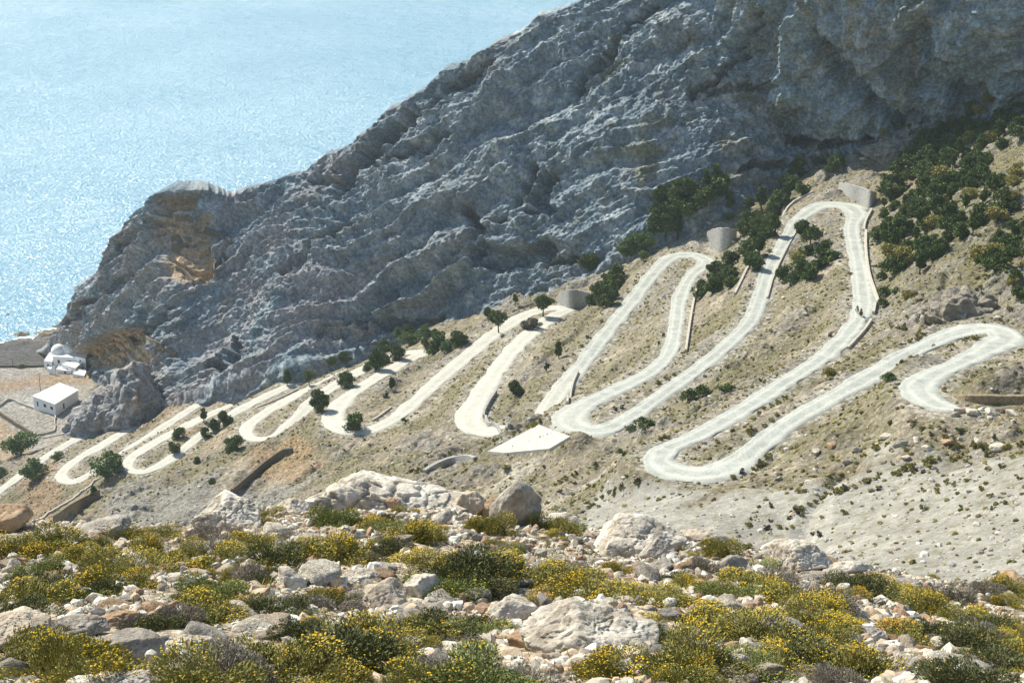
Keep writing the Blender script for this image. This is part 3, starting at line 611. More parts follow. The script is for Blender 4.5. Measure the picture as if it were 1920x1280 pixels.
while n<242 and tries<4000:
    tries+=1; x=rnd.uniform(-5,1925); y=rnd.uniform(crest_line(x)-14,1290)
    dens=.5+.6*float(fbm2(np.array(x/170.),np.array(y/60.),3,201)); 
    if rnd.random()>dens or inrock(x,y,.6): continue
    P0=fhit(x,y)
    if P0 is None: continue
    k=rnd.randrange(14); sz=rnd.choice([.05,.055,.06,.065,.075,.09,.12])*rnd.uniform(.8,1.3)
    o=link('loose_rock',RP[k],None,cat='rock',loc=(P0[0],P0[1],P0[2]+sz*.18)); o.scale=(sz*rnd.uniform(1,1.5),sz,sz*rnd.uniform(.7,1.1)); o.rotation_euler=(rnd.uniform(-.3,.3),rnd.uniform(-.3,.3),rnd.uniform(0,6.28))
    n+=1; items.append((o,x,y,('big ' if sz>.13 else 'small ')+RWN[k]+' rock'))
    if sz>.08: rocks_px.append((x,y,sz*90,sz*60))
autolabel(items,FG,'loose rocks on the near slope')
# pebbles: nobody could count them
Vp,Fp=ICO[2][0],ICO[2][1]; PV=[];PF=[];PC=[]
bmk=bmesh.new(); bmesh.ops.create_icosphere(bmk,subdivisions=1,radius=1); v1=np.array([v.co[:] for v in bmk.verts]); f1_=np.array([[v.index for v in f.verts] for f in bmk.faces]); bmk.free()
NP=52000; yy=7.5*np.exp(rng.uniform(0,math.log(29/7.5),NP)); xx=rng.uniform(-1,1,NP)*(.35*yy+1.2)
keep=rng.uniform(0,1,NP)<(.45+.9*fbm2(xx/1.3,yy/1.3,3,207)); xx=xx[keep];yy=yy[keep];NP=len(xx); zz=fz(xx,yy)
sz=.010+.050*rng.uniform(0,1,NP)**3.+.0005*yy
bigp=sz>.026; bx_,by_,bz_,bs_=xx[bigp],yy[bigp],zz[bigp],sz[bigp]; xx,yy,zz,sz=xx[~bigp],yy[~bigp],zz[~bigp],sz[~bigp]; NP=len(xx)
A=rng.normal(size=(NP,3,3)); Qr,_=np.linalg.qr(A); dm=sz[:,None]*rng.uniform(.55,1.5,(NP,3))
jit=rng.uniform(.75,1.25,(NP,len(v1),1)); PV=((v1[None]*jit*dm[:,None,:])@Qr)+np.stack([xx,yy,zz+sz*.15],-1)[:,None,:]
me=mesh_np('gravel',PV.reshape(-1,3),(f1_[None]+(np.arange(NP)*len(v1))[:,None,None]).reshape(-1,3),False)
tc=np.array([(.60,.56,.46),(.48,.43,.34),(.52,.41,.28),(.36,.24,.15),(.66,.63,.54),(.30,.27,.22),(.20,.16,.11),(.38,.32,.24)])[rng.integers(0,8,NP)]*rng.uniform(.8,1.1,(NP,1)); vattr(me,'tint',np.repeat(tc,len(v1),0))
tcb=tc
pm=M('pebble',.9,.2); pm.col(pm.attr('tint')); link('gravel',me,pm.m,kind='stuff',label='loose pale gravel between the scrub')
vb=np.stack([rock_V(950+i,2,6,(1,.8,.62),.16,.04,90.)[0]*rng.uniform(.88,1.12,(42,1)) for i in range(12)]); fb=ICO[2][1]; nb_=len(bx_); A=rng.normal(size=(nb_,3,3))*.35; A[:,0,0]+=1;A[:,1,1]+=1;A[:,2,2]+=1; Qb,_=np.linalg.qr(A); an=rng.uniform(0,6.28,nb_); c_,s_=np.cos(an),np.sin(an)
q=vb[rng.integers(0,12,nb_)]*(bs_[:,None]*rng.uniform(.8,1.5,(nb_,3)))[:,None,:]; q=np.stack([q[...,0]*c_[:,None]-q[...,1]*s_[:,None],q[...,0]*s_[:,None]+q[...,1]*c_[:,None],q[...,2]],-1)@Qb
q=q+np.stack([bx_,by_,bz_+bs_*.15],-1)[:,None,:]; me=mesh_np('small_stones',q.reshape(-1,3),(fb[None]+(np.arange(nb_)*len(vb[0]))[:,None,None]).reshape(-1,3),False)
tb=np.array([(.60,.56,.46),(.48,.43,.34),(.52,.41,.28),(.34,.23,.15),(.72,.69,.60),(.30,.27,.22),(.42,.36,.27)])[rng.integers(0,7,nb_)]; vattr(me,'tint',np.repeat(tb,len(vb[0]),0)); pm.bump(pm.noise(pm.pos(),45,5),.01,.6); link('small_stones',me,pm.m,kind='stuff',label='small broken stones between the scrub')
print('rocks',time.time()-T0)
# ---- flowering scrub
def leafmat(name,a,b,c,scale=3.):
    m=M(name,.75,.25); p=m.coord(); r=m.attr('tone','Fac'); q=m.ramp(r,[(0,a),(.55,b),(1,c)])
    q=m.mix(m.math('MULTIPLY',m.rand(),.35),q,b); m.col(q)
    m.b.inputs['Subsurface Weight'].default_value=0
    return m.m
LO=leafmat('olive_leaf',(.11,.11,.03),(.26,.24,.06),(.44,.38,.09)); LGy=leafmat('grey_thorn',(.11,.095,.07),(.24,.21,.16),(.40,.36,.28)); LDk=leafmat('dark_leaf',(.045,.052,.02),(.12,.13,.045),(.23,.23,.08)); LGn=leafmat('fresh_leaf',(.09,.11,.03),(.20,.23,.06),(.36,.37,.11))
FY1=M('yellow_blossom',.7,.2); FY1.col(FY1.mix(FY1.attr('tone','Fac'),(.68,.38,.005),(.88,.62,.02))); FYm=FY1.m
FY2=M('orange_blossom',.7,.2); FY2.col(FY2.mix(FY2.attr('tone','Fac'),(.70,.26,.005),(.82,.46,.01))); FOm=FY2.m
DRY=M('dry_twig',.9,.1); DRY.col((.16,.11,.07)); TW=DRY.m
def scrub_mesh(seed,nl,r=1.,hgt=.62,ll=.085,lw=.013,up=.6,clump=9):
    g=np.random.default_rng(seed)
    cl=g.normal(size=(clump,3)); cl[:,2]=abs(cl[:,2])*.8; cl/=np.linalg.norm(cl,axis=1)[:,None]; cl*=g.uniform(.25,.75,(clump,1))*np.array([r,r,hgt]); cr=g.uniform(.25,.45,clump)*r
    k=g.integers(0,clump,nl); d=g.normal(size=(nl,3)); d/=np.linalg.norm(d,axis=1)[:,None]; d[:,2]=d[:,2]*.8+.15
    P=cl[k]+d*cr[k][:,None]*g.uniform(.35,1.,(nl,1))**.5; P[:,2]=np.abs(P[:,2])*hgt/.7*.9+.0
    a=P*np.array([1,1,.8])+np.array([0,0,.2])+g.normal(size=(nl,3))*.35; a[:,2]+=up*.5; a/=np.linalg.norm(a,axis=1)[:,None]
    s=np.cross(a,g.normal(size=(nl,3))); s/=np.linalg.norm(s,axis=1)[:,None]
    L=ll*g.uniform(.6,1.4,(nl,1)); Wd=lw*g.uniform(.7,1.3,(nl,1))
    V=np.stack([P-s*Wd*.5,P+s*Wd*.5,P+a*L+s*Wd*.35,P+a*L-s*Wd*.35],1).reshape(-1,3)
    Fq=np.arange(nl*4).reshape(-1,4); me=mesh_np('foliage',V,Fq,False)
    tone=np.clip(.5+.25*g.normal(size=nl),0,1); vattr(me,'tone',np.repeat(tone,4)); return me,P,cl,cr
def blossom_mesh(seed,P,n,r=.0145,stalk=.05):
    g=np.random.default_rng(seed); sc=P[:,2]*1.6+np.hypot(P[:,0],P[:,1])+g.normal(size=len(P))*.22; idx=np.argsort(-sc)[:n*3]; Q=P[g.choice(idx,n,replace=False)]+np.array([0,0,1])*g.uniform(.5,1.6,(n,1))*stalk+g.normal(size=(n,3))*.02
    ang=np.linspace(0,2*math.pi,6,endpoint=False); ring=np.stack([np.cos(ang),np.sin(ang),0*ang],-1); top=np.array([[0,0,.6]]);bot=np.array([[0,0,-.35]]); base=np.r_[ring,top,bot]
    f=[(i,(i+1)%6,6) for i in range(6)]+[((i+1)%6,i,7) for i in range(6)]
    T_=g.normal(size=(n,3))*.35; R_=r*g.uniform(.6,1.3,(n,1,1)); Vb=base[None]*R_; Vb[...,0]+=Vb[...,2]*T_[:,None,0]; Vb[...,1]+=Vb[...,2]*T_[:,None,1]; Vb=Vb+Q[:,None,:]
    me=mesh_np('blossom',Vb.reshape(-1,3),(np.array(f)[None]+(np.arange(n)*8)[:,None,None]).reshape(-1,3),False); vattr(me,'tone',np.repeat(g.uniform(0,1,n),8)); return me
def stem_mesh(seed,P,n,w=.007):
    g=np.random.default_rng(seed); Q=P[g.integers(0,len(P),n)]; b=Q*np.array([.18,.18,0])+g.normal(size=(n,3))*.02; b[:,2]=-.06; m_=(b+Q)/2+g.normal(size=(n,3))*.04
    V=[];Fq=[]
    for i in range(n):
        s=np.cross(Q[i]-b[i],g.normal(size=3)); s/=np.linalg.norm(s)+1e-9; k=len(V); V+=[b[i]-s*w,b[i]+s*w,m_[i]-s*w*.8,m_[i]+s*w*.8,Q[i]-s*w*.4,Q[i]+s*w*.4]; Fq+=[(k,k+1,k+3,k+2),(k+2,k+3,k+5,k+4)]
    return mesh_np('stem',np.array(V),np.array(Fq),False)
SC=[]  # prototypes: (foliage, blossom, stem, words)
for i in range(10):
    kind=['yel','yel','yel','yel','org','grey','dark','green','yel','grey'][i]
    a,P,cl,cr=scrub_mesh(500+i,9500,hgt=[.55,.62,.5,.6,.5,.5,.6,.62,.7,.55][i],ll={'grey':.06,'dark':.045}.get(kind,.055),lw={'grey':.010,'dark':.016}.get(kind,.014),up=.15,clump=[9,12,7,10,9,10,12,9,14,8][i])
    a.materials.append({'yel':LO,'org':LO,'grey':LGy,'dark':LDk,'green':LGn}[kind])
    nb={'yel':[400,230,560,130,0,0,0,0,300][i] if i<9 else 0,'org':380,'green':60,'grey':0,'dark':20}[kind]
    b=None
    if nb: b=blossom_mesh(600+i,P,nb); b.materials.append(FOm if kind=='org' else FYm)
    c=stem_mesh(700+i,P,170); c.materials.append(TW)
    SC.append((a,b,c,{'yel':'yellow-flowered','org':'orange-flowered','grey':'grey thorny','dark':'dark green','green':'fresh green'}[kind]))
items=[]
def put_scrub(k,x,y,size,hs=1.,lab=None):
    P0=fhit(x,y)
    if P0 is None: return None
    a,b,c,wd=SC[k]; root=link('flowering_shrub' if b else 'thorny_shrub',None,None,cat='shrub',loc=(P0[0],P0[1],P0[2]-.02)); root.empty_display_size=.1
    root.scale=(size,size*rnd.uniform(.85,1.1),size*hs); root.rotation_euler=(rnd.uniform(-.12,.12)+.1,0,rnd.uniform(0,6.28))
    link('foliage',a,parent=root)
    if b: link('blossom',b,parent=root)
    link('stem',c,parent=root)
    w_={True:'large ',False:''}[size>.62] if size>.3 else 'small '
    if lab: root['label']=lab
    else: items.append((root,x,y,w_+wd+' shrub'))
    return root
# hand placed (type, x, base y, size m)
for k,x,y,s_,h_ in [(7,625,985,.55,1.1),(2,672,985,.42,1),(3,705,990,.36,.9),(5,770,985,.30,.7),(4,815,1010,.40,.9),(0,20,1040,.62,1.2),(2,100,1045,.5,1),(0,235,1085,.62,1),(2,300,1060,.5,1),(3,360,1050,.45,1),(8,250,1040,.5,1),(5,560,1010,.4,.7),(2,480,1030,.6,.8),(3,560,1050,.6,.8),(8,620,1055,.6,.8),(0,430,1060,.55,.8),(5,730,1015,.28,1),(5,755,1030,.25,1),(5,930,1035,.4,.8),(7,960,1040,.35,.8),(2,860,1075,.5,.7),(2,790,1060,.5,.7),(8,930,1080,.5,.7),(0,1000,1090,.55,.7),(3,1060,1095,.6,.7),(8,1120,1110,.6,.7),(2,1180,1125,.6,.7),(4,1090,1120,.6,.6),(0,1240,1130,.5,.8),(5,1010,1020,.3,.7),(5,1230,1035,.38,1.4),(6,1330,1030,.30,.7),(6,1275,1035,.3,.7),(7,1430,1070,.42,.5),(6,1560,1090,.3,1),(0,1640,1110,.6,.8),(2,1700,1120,.5,.7),(8,1750,1160,.55,.8),(4,1700,1210,.55,.8),(6,1790,1130,.4,.9),(0,1830,1180,.55,.9),(2,1880,1230,.6,1),(6,1880,1265,.5,.9),(0,110,1275,.55,1.5),(8,170,1285,.5,1.2),(9,440,1280,.55,.9),(6,650,1255,.65,1.0),(0,600,1250,.5,.9),(8,700,1235,.55,1.),(9,720,1200,.25,1),(5,850,1215,.30,1.1),(7,900,1200,.45,.7),(6,870,1185,.45,.8),(7,900,1290,.6,.8),(9,860,1285,.5,.8),(6,60,1120,.55,1),(6,40,1165,.5,1),(7,140,1130,.5,.9),(9,330,1175,.35,1.2),(6,190,1120,.45,1),(6,300,1180,.3,1.),(9,270,1180,.3,1.3),(6,540,1160,.5,.8),(9,600,1150,.55,.8),(5,640,1130,.4,.8),(7,420,1130,.45,.8),(6,500,1150,.4,.8),(0,1300,1180,.55,.8),(2,1360,1195,.6,.8),(8,1420,1190,.5,.8),(4,1480,1140,.5,.6),(2,1530,1180,.6,.8),(0,1570,1215,.55,.8),(6,1230,1200,.35,.8),(9,1300,1215,.4,.8),(6,1320,1260,.45,.8),(7,1400,1270,.5,.8),(0,1450,1265,.55,.8),(2,1530,1275,.55,.8),(6,1600,1280,.5,.8),(8,1650,1265,.5,.8),(9,1180,1185,.3,.9),(7,1250,1280,.5,.8),(4,390,1080,.3,.8),(4,560,1190,.35,.6)]:
    put_scrub(k,x,y,s_*.72,h_*.9)
    rocks_px.append((x,y-s_*55,s_*38,s_*22)) if False else None
n=0;tries=0
while n<196 and tries<4000:
    tries+=1; x=rnd.uniform(-10,1930); y=rnd.uniform(crest_line(x)-8,1300)
    d_=.42+.9*float(fbm2(np.array(x/150.),np.array(y/50.),3,211))
    if rnd.random()>d_ or inrock(x,y+4,1.0): continue
    if put_scrub(rnd.choice([0,1,2,3,8,2,1,4,5,6,7,9,6,3]),x,y,rnd.choice([.13,.16,.20,.24,.28,.34,.42])*rnd.uniform(.85,1.15),rnd.uniform(.7,1.05)): n+=1
autolabel(items,FG,'scrub cushions on the near slope')
# fine dry grass and flower stalks
NG=26000; yy=7.5*np.exp(rng.uniform(0,math.log(27/7.5),NG)); xx=rng.uniform(-1,1,NG)*(.35*yy+1.2); keep=rng.uniform(0,1,NG)<(.35+1.1*fbm2(xx/1.6,yy/1.6,3,213)); xx=xx[keep];yy=yy[keep];NG=len(xx);zz=fz(xx,yy)
b_=np.stack([xx,yy,zz-.01],-1); a=rng.normal(size=(NG,3))*.45; a[:,2]=1; a*=rng.uniform(.03,.09,(NG,1)); s_=np.cross(a,rng.normal(size=(NG,3))); s_/=np.linalg.norm(s_,axis=1)[:,None]; s_*=.004+.0002*yy[:,None]
me=mesh_np('dry_grass',np.stack([b_-s_,b_+s_,b_+a+s_*.3,b_+a-s_*.3],1).reshape(-1,3),np.arange(NG*4).reshape(-1,4),False); vattr(me,'tone',np.repeat(rng.uniform(0,1,NG),4)); link('dry_grass',me,LO,kind='stuff',label='fine dry grass between rocks')
print('scrub',time.time()-T0)

# ================================================================== MIDDLE DISTANCE
def rdist(x,y):
    i=int(np.clip(np.interp(y,Y1,np.arange(NR)),0,NR-1)); j=int(np.clip((x/HX(y)+1)/2*(NC-1),0,NC-1)); return RDist[i,j]-hw[i,j]
RDV=RDist-hw
MM=[(1590,375,'the topmost hairpin'),(1310,480,'the second highest hairpin'),(1080,565,'the third curved retaining wall'),(1870,625,'the rightmost hairpin'),(1740,740,'the small hairpin by the brown bank wall'),(1290,885,'the large lower gravel hairpin'),(1100,800,'the gravel hairpin by the white apron'),(990,830,'the white concrete apron'),(900,795,'the hairpin left of the white apron'),(645,808,'the hairpin around a round tree'),(480,825,'the small pale hairpin'),(250,885,'the lower left hairpin'),(120,900,'the lowest left hairpin'),(765,660,'the tree-covered bend'),(470,742,'the bend under the cliff foot'),(1612,585,'the mule riders'),(490,885,'the long dark sloping wall'),(130,935,'the pale wall lower left'),(1500,965,'the upper scree edge'),(1800,980,'the pale right scree'),(1780,870,'the ledges above the scree'),(1480,740,'the long middle road leg'),(1400,560,'the inner right road leg'),(1180,590,'the long central road leg'),(1520,480,'the tree clump inside the top loop'),(1150,900,'the slope below the apron'),(700,760,'the slope right of the round tree'),(850,880,'the grey curved culvert wall'),(1350,960,'the gully below the large hairpin'),(1900,760,'the brown bank wall'),(1750,600,'the rocky knoll'),(1640,800,'the bank below the right road leg'),(300,960,'the grey slope lower left'),(600,900,'the slope behind the long flat boulder'),(1250,690,'the curve left of the middle legs')]
# ---- trees
PN=leafmat('pine_needles',(.05,.08,.02),(.12,.17,.045),(.27,.33,.10)); TG=leafmat('tamarisk_leaves',(.07,.12,.035),(.14,.21,.06),(.25,.33,.11)); BN=leafmat('bush_leaves',(.15,.14,.04),(.30,.27,.075),(.46,.40,.12)); BG=leafmat('grey_bush_leaves',(.06,.055,.035),(.13,.12,.08),(.22,.20,.14))
BK=M('bark',.9,.1); BK.col((.10,.075,.05)); BK.bump(BK.noise(BK.coord(),30,4),.02)
def tube(pts,rad,n=7):
    pts=np.array(pts,float);V=[];Fq=[]
    for i,p in enumerate(pts):
        t=pts[min(i+1,len(pts)-1)]-pts[max(i-1,0)];t/=np.linalg.norm(t);a=np.cross(t,[.3,1,.1]);a/=np.linalg.norm(a);b=np.cross(t,a)
        for k in range(n): V.append(p+rad[i]*(a*math.cos(2*math.pi*k/n)+b*math.sin(2*math.pi*k/n)))
    for i in range(len(pts)-1):
        for k in range(n): Fq.append((i*n+k,i*n+(k+1)%n,(i+1)*n+(k+1)%n,(i+1)*n+k))
    return np.array(V),np.array(Fq)
def joinm(name,L,mat,smoothf=True):
    V=[];Fq=[];o=0
    for v,f in L: V.append(v);Fq.append(np.asarray(f)+o);o+=len(v)
    me=mesh_np(name,np.concatenate(V),np.concatenate(Fq),smoothf); me.materials.append(mat); return me
def tree_proto(seed,shape,leaf,nc=16,nl=3200,card=.05):
    g=np.random.default_rng(seed); lean=g.uniform(-.06,.06,2)
    if shape=='round': cz,cR,cH,tb=.50,.43,.46,.1
    elif shape=='umbrella': cz,cR,cH,tb=.68,.48,.27,.3
    elif shape=='tall': cz,cR,cH,tb=.55,.27,.44,.1
    elif shape=='shrubby': cz,cR,cH,tb=.45,.62,.42,.05
    d=g.normal(size=(nc,3));d/=np.linalg.norm(d,axis=1)[:,None];d*=g.uniform(.45,.95,(nc,1))
    cen=d*np.array([cR,cR,cH])*.8+np.array([lean[0]*cz,lean[1]*cz,cz]); 
    if shape=='tall': cen[:,:2]*=(1.35-cen[:,2:3])
    cr=g.uniform(.11,.21,nc)*(.8 if shape=='tall' else 1.1)*(cR/.44)**.5
    k=g.integers(0,nc,nl); q=g.normal(size=(nl,3)); q/=np.linalg.norm(q,axis=1)[:,None]; P=cen[k]+q*cr[k][:,None]*(g.uniform(.25,1,(nl,1))**.45)*np.array([1,1,.72])
    P[:,2]=np.maximum(P[:,2],.03)
    a=g.normal(size=(nl,3))+q*.8+np.array([0,0,.4]);a/=np.linalg.norm(a,axis=1)[:,None];s=np.cross(a,g.normal(size=(nl,3)));s/=np.linalg.norm(s,axis=1)[:,None];L=card*g.uniform(.6,1.5,(nl,1));w=L*.33
    V=np.stack([P-s*w,P+s*w,P+a*L+s*w*.6,P+a*L-s*w*.6],1).reshape(-1,3); cm=mesh_np('crown',V,np.arange(nl*4).reshape(-1,4),False)
    tone=np.clip(.35+.3*q[:,2]*0+g.uniform(-.25,.25,nc)[k]+.2*g.normal(size=nl),0,1); vattr(cm,'tone',np.repeat(tone,4)); cm.materials.append(leaf)
    T_=[tube([(0,0,-.06),(lean[0]*.3+.01,lean[1]*.3,.25),(lean[0]*.6,lean[1]*.6-.01,cz),(lean[0],lean[1],min(.93,cz+cH*.8))],[.035,.027,.018,.004])]
    for i in range(min(nc,9)):
        h=g.uniform(tb,cz); b0=np.array([lean[0]*h,lean[1]*h,h]); T_.append(tube([b0,(b0+cen[i])/2+np.array([0,0,-.03]),cen[i]],[.013,.009,.003],5))
    return joinm('trunk',T_,BK.m),cm
TP={'round':[tree_proto(800+i,'round',PN) for i in range(4)],'umbrella':[tree_proto(820+i,'umbrella',PN,12) for i in range(2)],'tall':[tree_proto(840+i,'tall',PN,15) for i in range(4)],'light':[tree_proto(860+i,'shrubby',TG,18) for i in range(3)],'grey':[tree_proto(880,'shrubby',BG,14)]}
DBP=[tree_proto(900+i,'shrubby',[PN,BN,PN][i],10,1300,.07) for i in range(3)]
titems=[]
def put_tree(kind,x,y,hpx,words=None,label=None,wide=1.,group_items=titems,dd=0):
    P0,onm=hit_any(x,y)
    if P0 is None: return
    dist=np.linalg.norm(P0-EYE); h=hpx*dist/F*1.06; pr=DBP[rnd.randrange(3)] if kind=='bush' else TP[kind][rnd.randrange(len(TP[kind]))]
    nm={'round':'pine_tree','umbrella':'pine_tree','tall':'pine_tree','light':'tamarisk_tree','grey':'dry_bush','bush':'dark_bush'}[kind]
    root=link(nm,None,None,cat={'bush':'bush','grey':'bush'}.get(kind,'tree'),loc=(P0[0],P0[1],P0[2]-.1-(.17*h if kind=='round' else 0))); root.scale=(h*wide*1.08,h*wide*1.08,h*1.08); root.rotation_euler=(0,0,rnd.uniform(0,6.28))
    link('trunk',pr[0],parent=root); link('crown',pr[1],parent=root)
    if label: root['label']=label
    else: group_items.append((root,x,y,words or {'round':'round dark pine','umbrella':'umbrella-shaped pine','tall':'slender dark pine','light':'pale green feathery tree','bush':'low dark bush','grey':'grey dry bush'}[kind]))
    return root
for t in [('light',40,852,42,1.2,'broad pale green tree by the garden wall at the far left'),('light',62,900,40,1.,'pale green tree beside the lowest left leg'),('light',200,890,46,1.05,'bright green bushy tree inside the lowest left hairpin'),('light',108,862,16,1.2,'small pale bush on the lowest left leg edge'),('light',0,895,20,1.1,'pale green bush cut by the left edge'),
 ('round',333,822,30,.9,'upper of two stacked pines inside the lower left loop'),('round',327,848,30,.9,'lower of two stacked pines inside the lower left loop'),('tall',382,792,26,1,'slender pine above a small pine group at left'),('round',424,792,30,1,'right pine of the small group at left'),('round',400,806,30,1,'middle pine of the small group at left'),('round',385,818,24,1,'lowest pine of the small group at left'),('round',437,845,38,1.05,'isolated round pine casting a shadow left of the small pale hairpin'),('round',370,870,17,1,'small green round tree below the small pine group'),('round',398,906,13,1.3,'small low green bush on the slope left of the dark wall'),('tall',538,722,30,1,'slender pine on the bend under the cliff foot'),('umbrella',580,722,25,1.1,'umbrella pine beside the upper left road legs'),('round',597,770,48,.9,'large dark pine left of the hairpin around a round tree'),('round',653,724,33,1.25,'broad round pine above the hairpin with a round tree'),('round',665,808,42,1.05,'round tree standing inside a pale hairpin'),('tall',735,732,26,.9,'small slender pine between two left centre legs'),('round',723,745,12,1,'tiny round pine on the slope of the centre left'),('tall',176,938,28,.9,'single slender tree at the pale wall lower left'),('umbrella',202,905,20,1.,'small dark tree at the start of the pale wall'),
 ('round',708,692,48,.8,'tall pine at the left end of the tree-covered bend'),('round',690,695,26,1,'low pine left of the tall pine on the bend'),('round',648,675,22,1.3,'broad bush pine above the upper left leg'),('round',622,682,18,1.2,'small pine left of the bush pine on the upper left leg'),('umbrella',935,624,38,1.,'umbrella pine with visible trunk on the central leg'),('umbrella',1018,594,36,1.1,'spreading pine inside the third hairpin'),('grey',995,616,22,1.4,'round grey leafless bush inside the third hairpin'),('round',916,597,28,.9,'dark pine above the umbrella pine with visible trunk'),('tall',966,575,26,.8,'small pine above the road left of the third hairpin'),('round',970,737,32,1.,'dark pine inside the long loop left of the centre leg'),('tall',1025,697,18,1,'tiny pine at the slope left of the centre leg'),('tall',1048,672,34,.8,'slender dark pine left of the centre leg'),('bush',1000,800,12,1.4,'green bush patch right of the hairpin left of the apron'),
 ('round',1562,325,40,.9,'dark pine behind the topmost hairpin'),('round',1575,310,24,.9,'small dark pine touching the cliff foot above the topmost hairpin'),('tall',1368,398,38,.8,'slender dark pine between the two highest hairpins'),('round',1366,412,20,1,'small bushy pine below the slender one between the highest hairpins'),('tall',1270,445,38,1,'slender pine below the cliff foot pine grove'),
 ('bush',1290,752,26,1.2,'left clump of dark bushes below the inner right leg'),('bush',1318,742,24,1.2,'middle dark bush below the inner right leg'),('bush',1356,735,20,1.3,'right dark bush below the inner right leg'),('bush',1207,803,22,1.4,'wide dark bush at the gravel hairpin by the apron'),('bush',1180,806,14,1.3,'low green bush left of the wide dark bush'),('bush',1556,703,20,1.,'dark bush with a shadow between the two right legs'),('bush',1665,714,16,1.8,'long dark bush in the middle of the rightmost loop'),('bush',1700,560,22,1.1,'dark bush on the slope right of the mule riders'),('bush',1168,852,14,1.3,'dark low bush below the gravel hairpin by the apron'),('bush',950,880,9,1.6,'dark little bush below the white apron'),('bush',1800,812,14,1.,'ochre green bush on the ledges above the scree'),('bush',760,792,12,1,'small dark bush left below the fading road leg'),('bush',1120,560,10,1.,'low bush right of the third curved retaining wall'),
 ('bush',40,690,7,2.2,'dark scrub at the beach track near the white houses'),('bush',112,676,9,1.2,'green garden bush in the white house courtyard'),('bush',165,690,8,1.6,'dark bushes behind the flat-roofed white houses'),('bush',150,694,7,1.5,'dark bush right of the low white house')]:
    put_tree(t[0],t[1],t[2],t[3],label=t[5],wide=t[4])
def cluster(poly,n,kinds,hp,sep,words=None,seed=0):
    r=random.Random(seed); xs=[p[0] for p in poly];ys=[p[1] for p in poly];pts=[];k=0
    while len(pts)<n and k<6000:
        k+=1;x=r.uniform(min(xs),max(xs));y=r.uniform(min(ys),max(ys))
        if not inpoly(np.array([x]),np.array([y]),poly)[0] or any(math.hypot(x-a,(y-b)*1.5)<sep for a,b in pts): continue
        P0,_=hit_any(x,y)
        if P0 is None or rdist(P0[0],P0[1])<1.2: continue
        pts.append((x,y)); put_tree(r.choice(kinds),x,y,hp*r.uniform(.65,1.2),wide=r.uniform(.9,1.25))
cluster([(725,690),(700,665),(760,625),(860,640),(868,662),(790,672)],13,['round','round','light'],30,17,seed=1)
cluster([(1070,515),(1085,495),(1115,490),(1110,512)],3,['round'],30,12,seed=2)
cluster([(1108,592),(1105,555),(1150,515),(1185,520),(1170,550),(1135,590)],9,['round'],34,16,seed=3)
cluster([(1180,500),(1175,470),(1215,455),(1225,475),(1205,500)],6,['round','light'],28,14,seed=4)
cluster([(1205,440),(1225,390),(1270,370),(1350,345),(1355,375),(1300,395),(1250,440)],20,['round','tall','round'],40,14,seed=5)
cluster([(1392,470),(1390,400),(1430,380),(1460,400),(1455,440),(1420,490),(1400,520)],14,['round','tall'],38,15,seed=6)
cluster([(1315,560),(1320,520),(1360,490),(1410,465),(1420,500),(1370,540)],14,['round','round'],34,15,seed=7)
cluster([(1450,405),(1455,360),(1490,325),(1515,335),(1500,380)],8,['round','tall'],42,13,seed=8)
cluster([(1470,540),(1480,470),(1510,440),(1555,490),(1545,520),(1490,550)],12,['round','round','bush'],36,16,seed=9)
GROVE=[(1645,470),(1650,390),(1668,330),(1690,300),(1740,260),(1800,220),(1860,230),(1925,200),(1925,270),(1830,320),(1880,360),(1900,400),(1850,430),(1780,470),(1720,520),(1660,520)]
cluster(GROVE,150,['round','round','round','tall','bush'],31,14,seed=10)
cluster([(1830,500),(1860,450),(1925,425),(1925,480),(1850,520)],16,['round','bush'],30,17,seed=11)
cluster([(1850,400),(1860,340),(1925,300),(1925,410)],9,['bush','bush','round'],24,18,seed=15)
cluster([(1900,560),(1895,530),(1925,510),(1925,570)],4,['bush','round'],26,14,seed=12)
cluster([(1600,300),(1640,250),(1740,225),(1900,180),(1925,195),(1800,225),(1680,255)],10,['bush','bush','round'],22,22,seed=14)
cluster([(1640,520),(1700,540),(1660,600),(1640,560)],4,['bush'],18,20,seed=13)
# ---- scrub bushes: biggest as things, the rest one mass
BP=[tree_proto(920+i,'shrubby',[BN,BN,BG,BN][i],6,340,.12) for i in range(4)]
bitems=[];cand=[]
r2=random.Random(5)
rowp=[[(1055,1),(0,0)]]
rows=[[(1640,715),(1580,745),(1500,785),(1440,825),(1390,850)],[(1700,655),(1640,690),(1560,735),(1470,778),(1400,815)],[(1245,845),(1300,805),(1360,778)],[(1350,770),(1410,745),(1400,758)],[(1430,745),(1500,700),(1550,655)],[(1500,735),(1440,765),(1420,780)],[(1540,645),(1590,590),(1595,560)],[(1690,655),(1740,620),(1790,600)],[(1120,760),(1190,722),(1240,700)],[(1150,775),(1220,730),(1290,690),(1340,650)],[(1485,450),(1455,500),(1440,560),(1420,600)],[(1395,560),(1430,500),(1450,450),(1480,400)],[(1580,390),(1582,440),(1590,500),(1600,560)],[(1625,440),(1627,500),(1640,560),(1636,600)],[(860,765),(890,715),(940,655)],[(985,640),(1010,600)],[(1080,700),(1150,590),(1200,520)],[(1005,760),(1060,690),(1130,600)],[(1255,560),(1250,620),(1230,660)],[(1290,560),(1280,620),(1270,650)],[(915,835),(1000,795),(1045,790)],[(1660,835),(1600,870)],[(1480,960),(1580,920),(1700,880),(1760,865)],[(1700,790),(1800,840),(1900,850)],[(1060,990),(1130,930),(1200,905)],[(940,960),(1010,920),(1090,890)],[(1180,870),(1240,825),(1250,820)],[(1330,905),(1420,880),(1460,840)],[(1740,665),(1800,640),(1850,632)],[(870,830),(820,870),(760,890)]]
